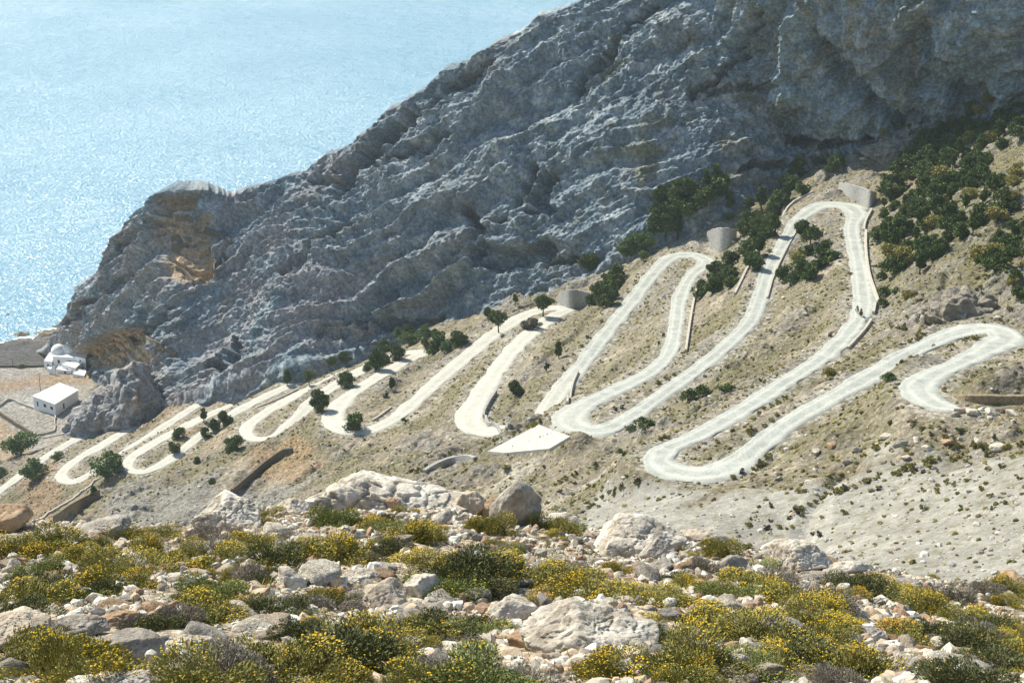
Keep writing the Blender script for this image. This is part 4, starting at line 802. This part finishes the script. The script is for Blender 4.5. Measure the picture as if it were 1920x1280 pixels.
for row in rows:
    d=np.array(row,float); L=np.hypot(*(d[1:]-d[:-1]).T).sum(); n=int(L/9)
    for i in range(n):
        t=r2.random()*(len(d)-1); k=int(t); q=d[k]+(d[k+1]-d[k])*(t-k); cand.append((q[0]+r2.gauss(0,2.5),q[1]+r2.gauss(0,2.5),r2.uniform(.45,1.15)))
for (poly,n,a,b) in [([(1320,1000),(1500,905),(1920,830),(1920,950),(1600,990),(1400,1040)],75,.35,.95),([(950,870),(1150,850),(1210,900),(1080,980),(960,960)],70,.3,.8),([(1050,730),(1240,440),(1290,470),(1250,650),(1100,750)],40,.3,.8),([(1280,720),(1560,660),(1480,740),(1300,800)],25,.3,.8),([(1440,620),(1550,400),(1600,560),(1500,680)],35,.3,.9),([(1640,900),(1920,800),(1920,860)],25,.4,1.1),([(450,860),(800,800),(860,900),(600,900)],35,.35,.9),([(1650,600),(1920,480),(1920,600),(1700,640)],40,.4,1.1)]:
    xs=[p[0] for p in poly];ys=[p[1] for p in poly];c=0
    while c<n:
        x=r2.uniform(min(xs),max(xs));y=r2.uniform(min(ys),max(ys))
        if inpoly(np.array([x]),np.array([y]),poly)[0]: cand.append((x,y,r2.uniform(a,b)));c+=1
good=[]
for x,y,s_ in cand:
    if abs(x-1612)<28 and 560<y<600: continue
    P0=hit(x,y)
    if P0 is None or rdist(P0[0],P0[1])<.15: continue
    good.append((s_/np.linalg.norm(P0-EYE),x,y,s_,P0))
good.sort(key=lambda a:-a[0]); 
for q,x,y,s_,P0 in good[:296]:
    pr=BP[r2.randrange(4)]; o=link('scrub_bush',pr[1],None,cat='bush',loc=(P0[0],P0[1],P0[2]-.08)); o.scale=(s_*1.25,s_*1.1,s_*1.05); o.rotation_euler=(0,0,r2.uniform(0,6.28))
    bitems.append((o,x,y,('sizeable' if s_>.8 else 'small')+' '+('grey-green' if pr is BP[2] else 'olive')+' scrub bush'))
rest=[(g[4],g[3]) for g in good[296:]]
autolabel(bitems,MM,'scrub bushes dotting the dry hillside'); autolabel(titems,MM,'pines and bushes along the switchbacks')
# mass of small tufts and stones over the hillside
def scatter(n,dens,dmin=.3):
    y=rng.uniform(120,600,n)**1.0; x=rng.uniform(-1,1,n)*(.34*y+8)
    fi=np.interp(y,Y1,np.arange(NR)).astype(int); fj=((x/HX(y)+1)/2*(NC-1)).astype(int)
    k=(RDV[fi,fj]>dmin)&(plain[fi,fj]<.3)&(rng.uniform(0,1,n)<dens(fi,fj)); x,y=x[k],y[k]; return x,y,gz(x,y),fi[k],fj[k]
def blobs(name,x,y,z,sz,flat,mat,cols,label,jit=.3,sink=.1):
    n=len(x); A=rng.normal(size=(n,3,3));Qr,_=np.linalg.qr(A); dm=sz[:,None]*rng.uniform(.7,1.3,(n,3)); q=((v1[None]*rng.uniform(1-jit,1+jit,(n,len(v1),1))*dm[:,None,:])@Qr); q[...,2]*=flat
    V=q+np.stack([x,y,z+sz*sink],-1)[:,None,:]; me=mesh_np(name,V.reshape(-1,3),(f1_[None]+(np.arange(n)*len(v1))[:,None,None]).reshape(-1,3),False)
    vattr(me,'tint',np.repeat(cols,len(v1),0)); link(name,me,mat,kind='stuff',label=label)
x,y,z,fi,fj=scatter(105000,lambda i,j:(.14+.60*green[i,j]+.30*grove[i,j]+.75*smooth(2.2,.4,RDV[i,j])*smooth(-.5,.4,nC[i,j]+nB[i,j]))*(1-.55*scr[i,j]))
sz=.10+.40*rng.uniform(0,1,len(x))**2.6; ex=len(rest)
pal=np.array([(.13,.125,.04),(.19,.16,.05),(.10,.105,.04),(.24,.19,.07),(.16,.12,.075)]); tm=M('tuft',.9,.1); tm.col(tm.attr('tint'))
if ex: x=np.r_[x,[r[0][0] for r in rest]];y=np.r_[y,[r[0][1] for r in rest]];z=np.r_[z,[r[0][2] for r in rest]];sz=np.r_[sz,[r[1]*.5 for r in rest]]
blobs('scrub_tufts',x,y,z,sz,.75,tm.m,pal[rng.integers(0,5,len(x))]*rng.uniform(.7,1.3,(len(x),1)),'small scrub tufts over the hillside')
x,y,z,fi,fj=scatter(52000,lambda i,j:.12+.45*rocky[i,j]+.16*smooth(4,0,RDV[i,j])+.40*scr[i,j])
sz=.07+.45*rng.uniform(0,1,len(x))**4; stp=np.array([(.48,.45,.38),(.36,.34,.30),(.58,.55,.48),(.42,.34,.25),(.28,.27,.25)])
blobs('scattered_stones',x,y,z,sz,.7,pm.m,stp[rng.integers(0,5,len(x))]*rng.uniform(.8,1.1,(len(x),1)),'stones strewn over the hillside')
print('bushes',time.time()-T0)
# ---- walls
def stonemat(name,a,b,sc=1.6):
    m=M(name,.9,.1); p=m.pos(); n=m.noise(p,sc,5,.6); v=m.vor(p,2.4); q=m.ramp(n,[(.3,a),(.7,b)]); q=m.mix(m.ramp(v,[(.0,0.),(.55,0.),(.8,.5)]),q,(a[0]*.5,a[1]*.5,a[2]*.5)); m.col(q); m.bump(m.math('SUBTRACT',1,v),.12,.8); return m.m
SG=stonemat('grey_wall_stone',(.34,.33,.30),(.44,.43,.40)); SP=stonemat('pale_wall_stone',(.46,.43,.36),(.60,.56,.47)); SB=stonemat('brown_wall_stone',(.22,.17,.11),(.33,.26,.17)); SDk=stonemat('dark_wall_stone',(.13,.11,.08),(.21,.18,.13))
def wall(name,pairs,th,mat,label,cat='wall',low=None,step=.8,fn=None,deep=.7,rag=.012):
    """pairs: (px, py foot, py top) or, with low, (px, py foot) and a fixed height in metres"""
    B_=[];Hh=[]
    for q in pairs:
        P0=(hit(q[0],q[1]) if fn is None else fn(q[0],q[1]))
        if P0 is None: continue
        if low is None:
            r=ray(q[0],q[2]); t=math.hypot(P0[0],P0[1])/math.hypot(r[0],r[1]); Hh.append(max(.3,H+r[2]*t-P0[2]))
        else: Hh.append(low)
        B_.append(P0)
    B_=np.array(B_);c=catmull(np.c_[B_,Hh],step); p=c[:,:3];h=c[:,3]*(1+rag*np.array([rnd.gauss(0,1) for _ in c]))
    if fn is None: p[:,2]=gz(p[:,0],p[:,1]) if low is not None else p[:,2]
    t=np.gradient(p[:,:2],axis=0);t/=np.linalg.norm(t,axis=1)[:,None]+1e-9;n=np.c_[-t[:,1],t[:,0]]
    n*=np.sign((n*p[:,:2]).sum(1)+1e-6)[:,None]       # away from the viewer
    f=p[:,:2]-n*th*.1;b=p[:,:2]+n*th; V=[]
    for i in range(len(p)):
        zb=p[i,2]-deep;zt=p[i,2]+h[i]; V+=[(*f[i],zb),(*(f[i]+n[i]*.04*h[i]),zt-.06),(*(f[i]+n[i]*(.04*h[i]+.06)),zt),(*b[i],zt),(*b[i],zb)]
    m=len(p);Fq=[]
    for i in range(m-1):
        for k in range(5): Fq.append((i*5+k,i*5+(k+1)%5,(i+1)*5+(k+1)%5,(i+1)*5+k))
    me=bpy.data.meshes.new(name); me.from_pydata([tuple(v) for v in V],[],Fq+[tuple(range(5))[::-1],tuple((m-1)*5+k for k in range(5))]); return link(name,me,mat,label=label,cat=cat,kind='thing')
wall('retaining_wall',[(1572,354,342),(1593,372,346),(1612,382,352),(1630,390,357),(1643,374,361)],.7,SG,'grey curved retaining wall behind the topmost hairpin')
wall('retaining_wall',[(1325,448,434),(1335,461,429),(1350,474,427),(1364,465,428),(1381,446,432)],.7,SG,'grey half-round retaining wall behind the second highest hairpin')
wall('retaining_wall',[(1043,564,556),(1054,573,546),(1070,579,544),(1087,576,545),(1103,566,549)],.7,SG,'grey half-round retaining wall behind the third hairpin')
wall('retaining_wall',[(1788,744,740),(1810,752,741),(1840,757,741),(1880,758,742),(1930,755,741)],.8,SB,'brown stone wall holding the bank at the right edge')
wall('retaining_wall',[(437,928,917),(470,903,889),(500,880,864),(530,857,843),(548,850,840)],.8,SDk,'long straight dark stone wall on the lower left slope')
wall('retaining_wall',[(100,985,968),(130,968,948),(160,949,931),(188,931,917)],.8,SB,'dark brown retaining wall below the pale parapet lower left')
wall('parapet',[(62,980),(95,962),(125,945),(155,922),(178,903),(196,892)],.55,SP,'long pale parapet wall at the lower left',low=.55)
wall('culvert_wall',[(798,886,881),(820,879,868),(845,872,858),(870,866,853),(888,864,857)],.9,SG,'grey curved culvert wall below the white apron')
wall('parapet',[(1380,553),(1395,522),(1412,490),(1432,455),(1455,420),(1478,392),(1500,375),(1525,362)],.6,SP,'pale parapet left of the leg climbing to the topmost hairpin',low=.7)
wall('parapet',[(1309,538),(1302,570),(1296,605),(1291,640),(1288,660)],.6,SP,'straight pale parapet right of the second hairpin leg',low=.8)
wall('parapet',[(1636,395),(1624,420),(1621,450),(1622,480),(1628,520),(1637,548),(1643,568),(1640,590)],.6,SP,'long pale parapet right of the topmost loop leg',low=.8)
wall('parapet',[(1636,602),(1622,622),(1606,640),(1592,655)],.5,SP,'short pale parapet just below the mule riders',low=.6)
wall('retaining_wall',[(932,738),(918,760),(909,782),(914,798),(930,804),(952,803)],.6,SG,'low curved wall inside the hairpin left of the apron',low=1.1)
wall('parapet',[(1085,700),(1074,730),(1066,758)],.5,SP,'short pale parapet at the foot of the central leg',low=.8)
wall('parapet',[(560,730),(530,745),(480,766),(440,790)],.4,SP,'thin parapet on the upper left road edge',low=.4)
wall('retaining_wall',[(1440,560),(1452,520),(1475,470),(1500,425)],.5,SP,'low pale wall right of the inner right leg',low=.5)
wall('retaining_wall',[(735,765),(715,780),(700,790)],.5,SP,'low pale wall by the fading road leg',low=.5)
wall('garden_wall',[(-20,772),(0,763),(18,752),(40,760),(63,768)],.35,SP,'whitewashed garden wall running to the large white house',low=1.1)
wall('garden_wall',[(-15,770),(0,780),(25,797),(45,809),(60,819)],.6,SDk,'dark shaded yard wall at the far left',low=1.7)
wall('garden_wall',[(60,819),(80,816),(100,811),(104,795),(103,780)],.35,SP,'pale yard wall between the garden and the crag',low=.9)
wall('field_wall',[(-20,690),(20,689),(60,689),(94,688)],.4,SDk,'dark low wall between beach and fields',low=1.0)
wall('field_wall',[(80,822),(120,814),(183,801),(250,785)],.35,SP,'thin pale wall line at the foot of the crag',low=.5)
for pts in []: pass
def mhit(x,y):
    b=MB_.ray_cast(Vector(EYE),Vector(ray(x,y)).normalized())[0]; return np.array(b)-np.array([0,.8,0]) if b else None
wall('terrace_wall',[(322,451,445),(335,451,445),(357,450,445)],.8,SDk,'upper dark terrace wall on the ochre patch of the headland',fn=mhit)
wall('terrace_wall',[(323,465,457),(338,465,458),(353,464,458)],.8,SDk,'lower dark terrace wall on the ochre patch of the headland',fn=mhit)
for pts,lb in [([(330,412),(345,409),(362,413)],'dark ledge wall near the top of the headland'),([(385,432),(400,438),(420,447)],'slanting terrace wall right of the ochre patch'),([(330,505),(345,512),(362,530)],'lower curved terrace wall on the ochre patch'),([(392,470),(402,490),(404,512)],'steep terrace wall on the right side of the ochre patch'),([(212,640),(222,660),(236,682)],'leftmost terrace wall on the slope above the chapel'),([(238,632),(252,652),(268,676)],'middle terrace wall on the slope above the chapel'),([(268,628),(284,642),(304,650)],'right terrace wall on the slope above the chapel'),([(290,660),(310,658),(330,668)],'lowest right terrace wall above the crag')]:
    wall('terrace_wall',pts,.6,SDk,lb,fn=mhit,low=1.6)
# ---- boulders on the ledges and at the end of the small hairpin
mb=[]
for x,y,w in [(1800,775,20),(1815,771,16),(1828,778,24),(1842,772,18),(1790,781,14),(1858,778,20),(1875,772,14),(1900,780,22),(1660,822,18),(1690,836,22),(1720,828,16),(1742,846,20),(1780,834,24),(1610,846,14),(1835,832,18),(1870,846,22),(1590,870,16),(1560,838,16),(1530,851,20),(1655,870,14),(1440,600,10),(1470,560,9),(1510,590,10),(1750,650,10),(1870,600,16),(1780,566,12),(1300,590,8),(1320,610,8),(1700,862,16),(1460,900,12),(1230,455,12),(1215,448,10),(1330,420,10),(1375,455,9),(1610,272,18),(1580,262,14),(1660,265,18),(1535,290,14),(1620,300,10),(800,850,10),(740,870,12),(1640,500,12),(1650,455,14),(1660,430,10)]:
    P0=hit_any(x,y)[0]
    if P0 is None: continue
    k=rnd.randrange(14); sz=w*np.linalg.norm(P0-EYE)/F/2; o=link('boulder',RP[k],None,cat='boulder',loc=(P0[0],P0[1]+sz*.4,P0[2]+sz*.25)); o.scale=(sz*1.25,sz,sz*.95); o.rotation_euler=(rnd.uniform(-.3,.3),rnd.uniform(-.3,.3),rnd.uniform(0,6.28)); mb.append((o,x,y,RWN[k]+' boulder'))
autolabel(mb,MM,'boulders along the road banks')
# ---- concrete apron
bm=bmesh.new()
pt=[tuple(q) for q in A4]
top=[bm.verts.new(q) for q in pt]; bot=[bm.verts.new((q[0],q[1],q[2]-2.2)) for q in pt]
bm.faces.new(top[::-1])
for i in range(5): bm.faces.new((top[i],top[(i+1)%5],bot[(i+1)%5],bot[i]))
me=bpy.data.meshes.new('concrete_apron');bm.to_mesh(me)
cm_=M('white_concrete',.85,.2); n1=cm_.noise(cm_.pos(),.8,6,.6); cm_.col(cm_.ramp(n1,[(.3,(.46,.445,.385)),(.7,(.62,.60,.53))])); cm_.bump(n1,.03,.4)
ap=link('concrete_apron',me,cm_.m,label='bright white concrete apron sloping below the gravel hairpin',cat='apron')
# weeds along its joint
a_,b_2=np.array(pt[0])*.45+np.array(pt[4])*.55,np.array(pt[1])*.42+np.array(pt[2])*.58
n_=14; tq=rng.uniform(.25,.95,n_); q=a_+(b_2-a_)*tq[:,None]+rng.normal(size=(n_,3))*np.array([.08,.08,0])
blobs('joint_weeds',q[:,0],q[:,1],q[:,2],.05+.15*rng.uniform(0,1,n_)**2,.8,tm.m,pal[rng.integers(0,2,n_)],'weeds in the joint of the white apron')
# ---- crag in front of the mountain, lower left
cb=at_z(195,765,16); V_,Fq=ICO[6] if 6 in ICO else ico(6)
bb=[hit(102,808),hit(300,762)]
c0_=np.array([-147,575,12.]); 
def crag(name,px,pyb,pyt,wpx,dep,seed,label,earth=0.):
    P0=hit(px,pyb); 
    dist=np.linalg.norm(P0-EYE); sx=wpx*dist/F/2; hz_=(pyb-pyt)*dist/F
    D0,Fq=ICO[6]; P=D0*np.array([sx,dep,hz_*1.0]); o_=P+seed*13.; P[:,2]*=np.interp(D0[:,0],[-1,-.3,.3,.8,1],[.35,.72,1.05,.95,.5]); P[:,0]+=1.6*fbm3(o_,7,3,seed+8)+.12*P[:,2]
    P[:,:2]*=(1+.10*(P[:,2:]<0))
    f1,f2,cd=worley3(o_,6,seed); g1,g2,ce=worley3(o_,2.4,seed+1)
    d=(min(sx,hz_)/9)**.5*4.2*fbm3(o_*np.array([1,1,.5]),7,4,seed,.6,True)+(cd-.5)*2.2*smooth(0,.3,f2-f1)+(ce-.5)*.9*smooth(0,.3,g2-g1)+.8*fbm3(o_,1.7,3,seed+2)
    P=P+D0*d[:,None]; P+=np.array([P0[0],P0[1]+dep*.6,P0[2]-.5]); tn=np.zeros((len(P),3)); tn[:]=(.31,.31,.305); tn=mixc(tn,(.46,.45,.43),smooth(-.2,.7,fbm3(o_,3,4,31))); tn=mixc(tn,(.36,.26,.17),smooth(.2,.6,fbm3(o_,5,3,32))*.6)
    tn=mixc(tn,(.30,.26,.19),np.full(len(P),earth)); me=mesh_np(name,P,Fq); vattr(me,'tint',tn); link(name,me,mm.m,kind='structure',label=label)
crag('crag',215,802,702,140,14,3,'grey rocky crag at the foot of the mountain')
crag('crag',158,808,762,66,8,5,'lower grey crag by the white house')
crag('crag',272,775,716,80,12,7,'small crag between the larger crag and the cliff')
crag('crag',1527,300,266,46,3,9,'pale rock knob above the topmost hairpin',.4)
crag('crag',1815,588,560,100,6,11,'rocky knoll right of the mule riders',.8)
crag('crag',1690,282,256,110,6,13,'rocky rim below the dark cliff',.6)
# ---- white houses
wm=M('whitewash',.8,.2); n1=wm.noise(wm.pos(),1.2,5,.6); wm.col(wm.ramp(n1,[(.3,(.74,.74,.72)),(.7,(.82,.82,.80))])); WM=wm.m
dk=M('window_glass',.25,.5); dk.col((.03,.035,.04)); DK=dk.m
def prism(name,top,z0,mat,parent=None,par=.25,dome=None):
    """walls with a parapet rim and sunken flat roof from four roof corners"""
    T_=np.array(top,float); c=T_.mean(0); bm=bmesh.new(); 
    r0=[bm.verts.new((q[0],q[1],z0)) for q in T_]; r1=[bm.verts.new(tuple(q)) for q in T_]; inn=[c+(q-c)*(1-.3/max(1,np.linalg.norm(q[:2]-c[:2]))) for q in T_]
    r2_=[bm.verts.new(tuple(q)) for q in inn]; r3=[bm.verts.new((q[0],q[1],q[2]-par)) for q in inn]; n=len(T_)
    for a,b in((r0,r1),(r1,r2_),(r2_,r3)):
        for i in range(n): bm.faces.new((a[i],a[(i+1)%n],b[(i+1)%n],b[i]))
    me=bpy.data.meshes.new(name);bm.to_mesh(me);w=link(name,me,mat,parent=parent)
    bm=bmesh.new(); v=[bm.verts.new((q[0],q[1],q[2]-par+.003)) for q in inn]
    if dome: 
        ap_=bm.verts.new((c[0]+dome[1],c[1]+dome[2],c[2]+dome[0])); v=[bm.verts.new(tuple(c+(q-c)*1.04+np.array([0,0,.04]))) for q in T_]
        for i in range(n): bm.faces.new((v[i],v[(i+1)%n],ap_))
    else: bm.faces.new(v)
    bm.normal_update(); me=bpy.data.meshes.new('roof');bm.to_mesh(me);link('roof',me,mat,parent=parent); return w
def pane(parent,a,b,z,w,h,t,ins=.06):
    """window on the wall a->b at fraction t: dark recessed pane in a pale frame"""
    a=np.array(a);b=np.array(b);d=(b-a)[:2];d/=np.linalg.norm(d);n=np.array([d[1],-d[0]]); 
    if n@(a[:2])>0: n=-n
    c=a[:2]+(b-a)[:2]*t
    def bx(name,w,h,off,th,mat,par):
        V=[];
        for s in(-1,1):
            for zz in(-1,1):
                for o_ in(0,1): q=c+d*s*w/2+n*(off+th*o_); V.append((q[0],q[1],z+zz*h/2))
        me=bpy.data.meshes.new(name); me.from_pydata(V,[],[(0,1,3,2),(4,6,7,5),(0,4,5,1),(2,3,7,6),(0,2,6,4),(1,5,7,3)]); return link(name,me,mat,parent=par)
    f=bx('window',w,h,-.02,.05,DK,parent); bx('sill',w+.3,.12,-.02,.14,WM,f).location=(0,0,-h/2-.08)
zr=14.6; R4=[at_z(62,742,zr),at_z(103,757,zr),at_z(146,731,zr),at_z(112,718,zr)]
hs=link('white_house',None,None,label='large white house with a low hipped roof beside the crag',cat='house'); prism('wall',R4,7.5,WM,hs,dome=(1.2,1.0,1.0))
pane(hs,R4[0],R4[1],zr-2.3,1.7,1.3,.52); pane(hs,R4[0],R4[1],zr-2.3,1.7,1.3,.83)
pane(hs,R4[1],R4[2],zr-2.9,1.0,2.1,.35); pane(hs,R4[0],R4[1],zr-2.7,.9,2.0,.18)
R5=[at_z(115,682,9.5),at_z(141,690,9.5),at_z(157,677,9.5),at_z(132,671,9.5)]
hs=link('white_house',None,None,label='flat-roofed white house beside the domed chapel',cat='house'); prism('wall',R5,4,WM,hs); pane(hs,R5[0],R5[1],7.6,1.2,1.2,.4)
R6=[at_z(105,692,8.),at_z(133,695,8.),at_z(136,688,8.),at_z(110,685,8.)]
hs=link('white_house',None,None,label='low white annex in front of the flat-roofed house',cat='house'); prism('wall',R6,4,WM,hs); pane(hs,R6[0],R6[1],6.9,1.0,.9,.6)
R7=[at_z(82,676,9),at_z(97,678,9),at_z(103,661,9),at_z(92,660,9)]
hs=link('white_house',None,None,label='white sloping wing left of the domed chapel',cat='house'); prism('wall',R7,3,WM,hs); pane(hs,R7[0],R7[1],7.2,.9,1.0,.5)
for q_,z0_,lb in [([(88,690),(100,693),(104,685),(93,683)],7.2,'small white block left of the low annex'),([(136,700),(158,704),(163,694),(143,691)],8.6,'long white outbuilding right of the low annex'),([(140,668),(160,672),(166,662),(146,659)],11.5,'white block stepping up to the mountain behind the chapel')]:
    R9=[at_z(a,b,z0_) for a,b in q_]; hs=link('white_house',None,None,label=lb,cat='house'); prism('wall',R9,3,WM,hs); pane(hs,R9[0],R9[1],z0_-1.5,.9,1.0,.5)
ch=link('chapel',None,None,label='white double-domed chapel under the mountain tip',cat='chapel')
R8=[at_z(99,668,11),at_z(140,670,11),at_z(143,657,11),at_z(103,655,11)]; prism('wall',R8,3,WM,ch)
for (x,y,rr) in [(110,659,3.3),(130,657,3.6)]:
    c=at_z(x,y,11); g_,fq=ICO[3]; P=g_*rr; P[:,2]=np.maximum(P[:,2]*1.05,-.8); me=mesh_np('dome',P+np.array([c[0],c[1],10.9]),fq); link('dome',me,WM,parent=ch)
pane(ch,R8[0],R8[1],8.8,1.0,1.5,.25); pane(ch,R8[0],R8[1],8.8,1.0,1.5,.75)
wall('boundary_wall',[(92,702,700),(97,702,690),(103,703,686),(106,703,699)],.3,WM,'pointed white wall in front of the low annex')
for x,yb,yt,lb in [(76,733,699,'thin utility pole behind the large white house'),(24,686,672,'thin pole at the beach wall'),(130,624,600,'thin pole on the tip of the mountain')]:
    P0=hit_any(x,yb)[0]; d_=np.linalg.norm(P0-EYE); h_=(yb-yt)*d_/F
    root=link('utility_pole',None,None,label=lb,cat='pole',loc=tuple(P0)); me=joinm('post',[tube([(0,0,-.5),(0,0,h_)],[.13,.09],8)],BK.m); link('post',me,parent=root); me=joinm('crossarm',[tube([(-.8,-.14,h_-.4),(.8,-.14,h_-.4)],[.06,.06],6)],BK.m); link('crossarm',me,parent=root)
# surf at the beach edge
xs=np.linspace(-330,-60,400); ys=[]
sf_=np.zeros((400,5,3))
for i,x in enumerate(xs):
    yl=np.linspace(600,760,641); zl=gz(np.full(641,x),yl); k=np.argmax((zl<.12)&(yl>640)); yc=yl[k] if k else 700
    wv=1.6+1.3*float(fbm2(np.array(x/9.),np.array(.5),3,9)); 
    for j,t_ in enumerate((-1,-.3,.3,1,1.6)): sf_[i,j]=(x,yc+t_*wv+.8*math.sin(x/7),.16 if j<4 else .02)
me=mesh_np('surf',sf_.reshape(-1,3),grid_faces(400,5)); link('surf',me,fm.m,kind='structure',label='white surf along the dark beach')
# ---- mule riders
def skin(name,verts,edges,mat,parent=None,levels=1,**kw):
    me=bpy.data.meshes.new(name); me.from_pydata([v[:3] for v in verts],edges,[]); o=link(name,me,mat,parent=parent,**kw)
    o.modifiers.new('skin','SKIN'); m2=o.modifiers.new('sub','SUBSURF'); m2.levels=m2.render_levels=levels
    sv=me.skin_vertices[0].data
    for i,v in enumerate(verts): r=v[3]; sv[i].radius=(r,r) if not hasattr(r,'__len__') else r; sv[i].use_root=(i==0)
    return o
def plain_m(n,c,r=.85):
    m=M(n,r,.15); m.col(m.mix(m.ramp(m.noise(m.coord(),6,4),[(.35,0.),(.65,.35)]),c,tuple(x*.6 for x in c))); return m.m
def mule(loc,rz,mat,label,dark):
    root=link('mule',None,None,label=label,cat='mule',loc=loc); root.rotation_euler=(0,0,rz)
    v=[(0,0,1.0,.27),(.38,0,1.02,.25),(-.42,0,1.03,.25),(-.66,0,.98,.17),(.62,0,1.12,.17),(.82,0,1.36,.115),(.94,0,1.56,.10),(1.12,0,1.47,.085),(1.30,0,1.33,.06)]; e=[(0,1),(0,2),(2,3),(1,4),(4,5),(5,6),(6,7),(7,8)]
    for sx,y,dx in((.42,.14,.06),(.42,-.14,-.10)):
        k=len(v); v+=[(sx,y,.80,.11),(sx+dx*.6,y,.52,.062),(sx+dx,y,.28,.042),(sx+dx*1.1+.03,y,.06,.05)]; e+=[(1,k),(k,k+1),(k+1,k+2),(k+2,k+3)]
    for sx,y,dx in((-.58,.14,-.05),(-.58,-.14,.10)):
        k=len(v); v+=[(sx,y,.82,.14),(sx+.06+dx*.5,y,.60,.08),(sx-.10+dx,y,.38,.048),(sx-.04+dx,y,.06,.05)]; e+=[(2,k),(k,k+1),(k+1,k+2),(k+2,k+3)]
    skin('body',v,e,mat,root)
    for s in(-1,1): skin('ear',[(.93,s*.05,1.62,.03),(.92,s*.08,1.74,.035),(.90,s*.09,1.86,.008)],[(0,1),(1,2)],mat,root)
    skin('tail',[(-.78,0,1.0,.035),(-.88,0,.8,.045),(-.90,0,.5,.04),(-.90,0,.38,.012)],[(0,1),(1,2),(2,3)],dark,root)
    skin('saddle',[(0,-.26,1.18,(.16,.05)),(0,0,1.27,(.22,.06)),(0,.26,1.18,(.16,.05))],[(0,1),(1,2)],plain_m('saddle_cloth',(.35,.10,.06)),root)
def rider(loc,rz,label,shirt,trs):
    root=link('person',None,None,label=label,cat='person',loc=loc); root.rotation_euler=(0,0,rz); sk=plain_m('skin_tone',(.42,.26,.18))
    v=[(0,0,1.42,.15),(0,0,1.60,.13),(-.02,0,1.80,.155),(-.01,0,1.90,.08),(.0,0,1.98,.055),(.02,0,2.10,.10),(.03,0,2.19,.085)]; e=[(0,1),(1,2),(2,3),(3,4),(4,5),(5,6)]
    for s in(-1,1):
        k=len(v); v+=[(-.01,s*.19,1.86,.06),(.08,s*.25,1.63,.046),(.30,s*.13,1.52,.034),(.38,s*.10,1.53,.03)]; e+=[(3,k),(k,k+1),(k+1,k+2),(k+2,k+3)]
        k=len(v); v+=[(.16,s*.26,1.36,.095),(.26,s*.36,1.12,.068),(.16,s*.37,.78,.048),(.28,s*.38,.72,.04)]; e+=[(0,k),(k,k+1),(k+1,k+2),(k+2,k+3)]
    skin('body',v,e,sk,root)
    skin('shirt',[(0,0,1.44,.17),(0,0,1.60,.155),(-.02,0,1.80,.175),(-.01,.19,1.85,.075),(.05,.24,1.70,.062),(-.01,-.19,1.85,.075),(.05,-.24,1.70,.062)],[(0,1),(1,2),(2,3),(3,4),(2,5),(5,6)],shirt,root)
    tv=[(0,0,1.38,.17)];te=[]
    for s in(-1,1): k=len(tv); tv+=[(.16,s*.26,1.36,.11),(.26,s*.36,1.12,.085),(.17,s*.37,.84,.062)]; te+=[(0,k),(k,k+1),(k+1,k+2)]
    skin('trousers',tv,te,trs,root)
    skin('hair',[(0,0,2.17,.10),(-.03,0,2.10,.095)],[(0,1)],plain_m('dark_hair',(.03,.022,.018)),root)
Pm=[hit(1614,595),hit(1607,589)]; fac=-math.pi/2-.35
for k,(P0,c1_,lb,lr,sh,tr) in enumerate([(Pm[0],(.10,.055,.035),'brown mule carrying a rider on the gravel road','rider in dark and red-brown clothes on the brown mule',(.03,.028,.035),(.20,.055,.035)),(Pm[1],(.62,.60,.55),'pale mule walking beside the brown mule','rider in dark clothes on the pale mule',(.035,.028,.03),(.04,.035,.04))]):
    mt=plain_m('mule_coat',c1_); L=(P0[0],P0[1],P0[2]-.02); 
    mule(L,fac,mt,lb,plain_m('tail_hair',tuple(x*.4 for x in c1_))); rider((L[0],L[1],L[2]-.0),fac,lr,plain_m('dark_shirt',sh),plain_m('rider_trousers',tr))
print('done',time.time()-T0)
#@@NEXT@@
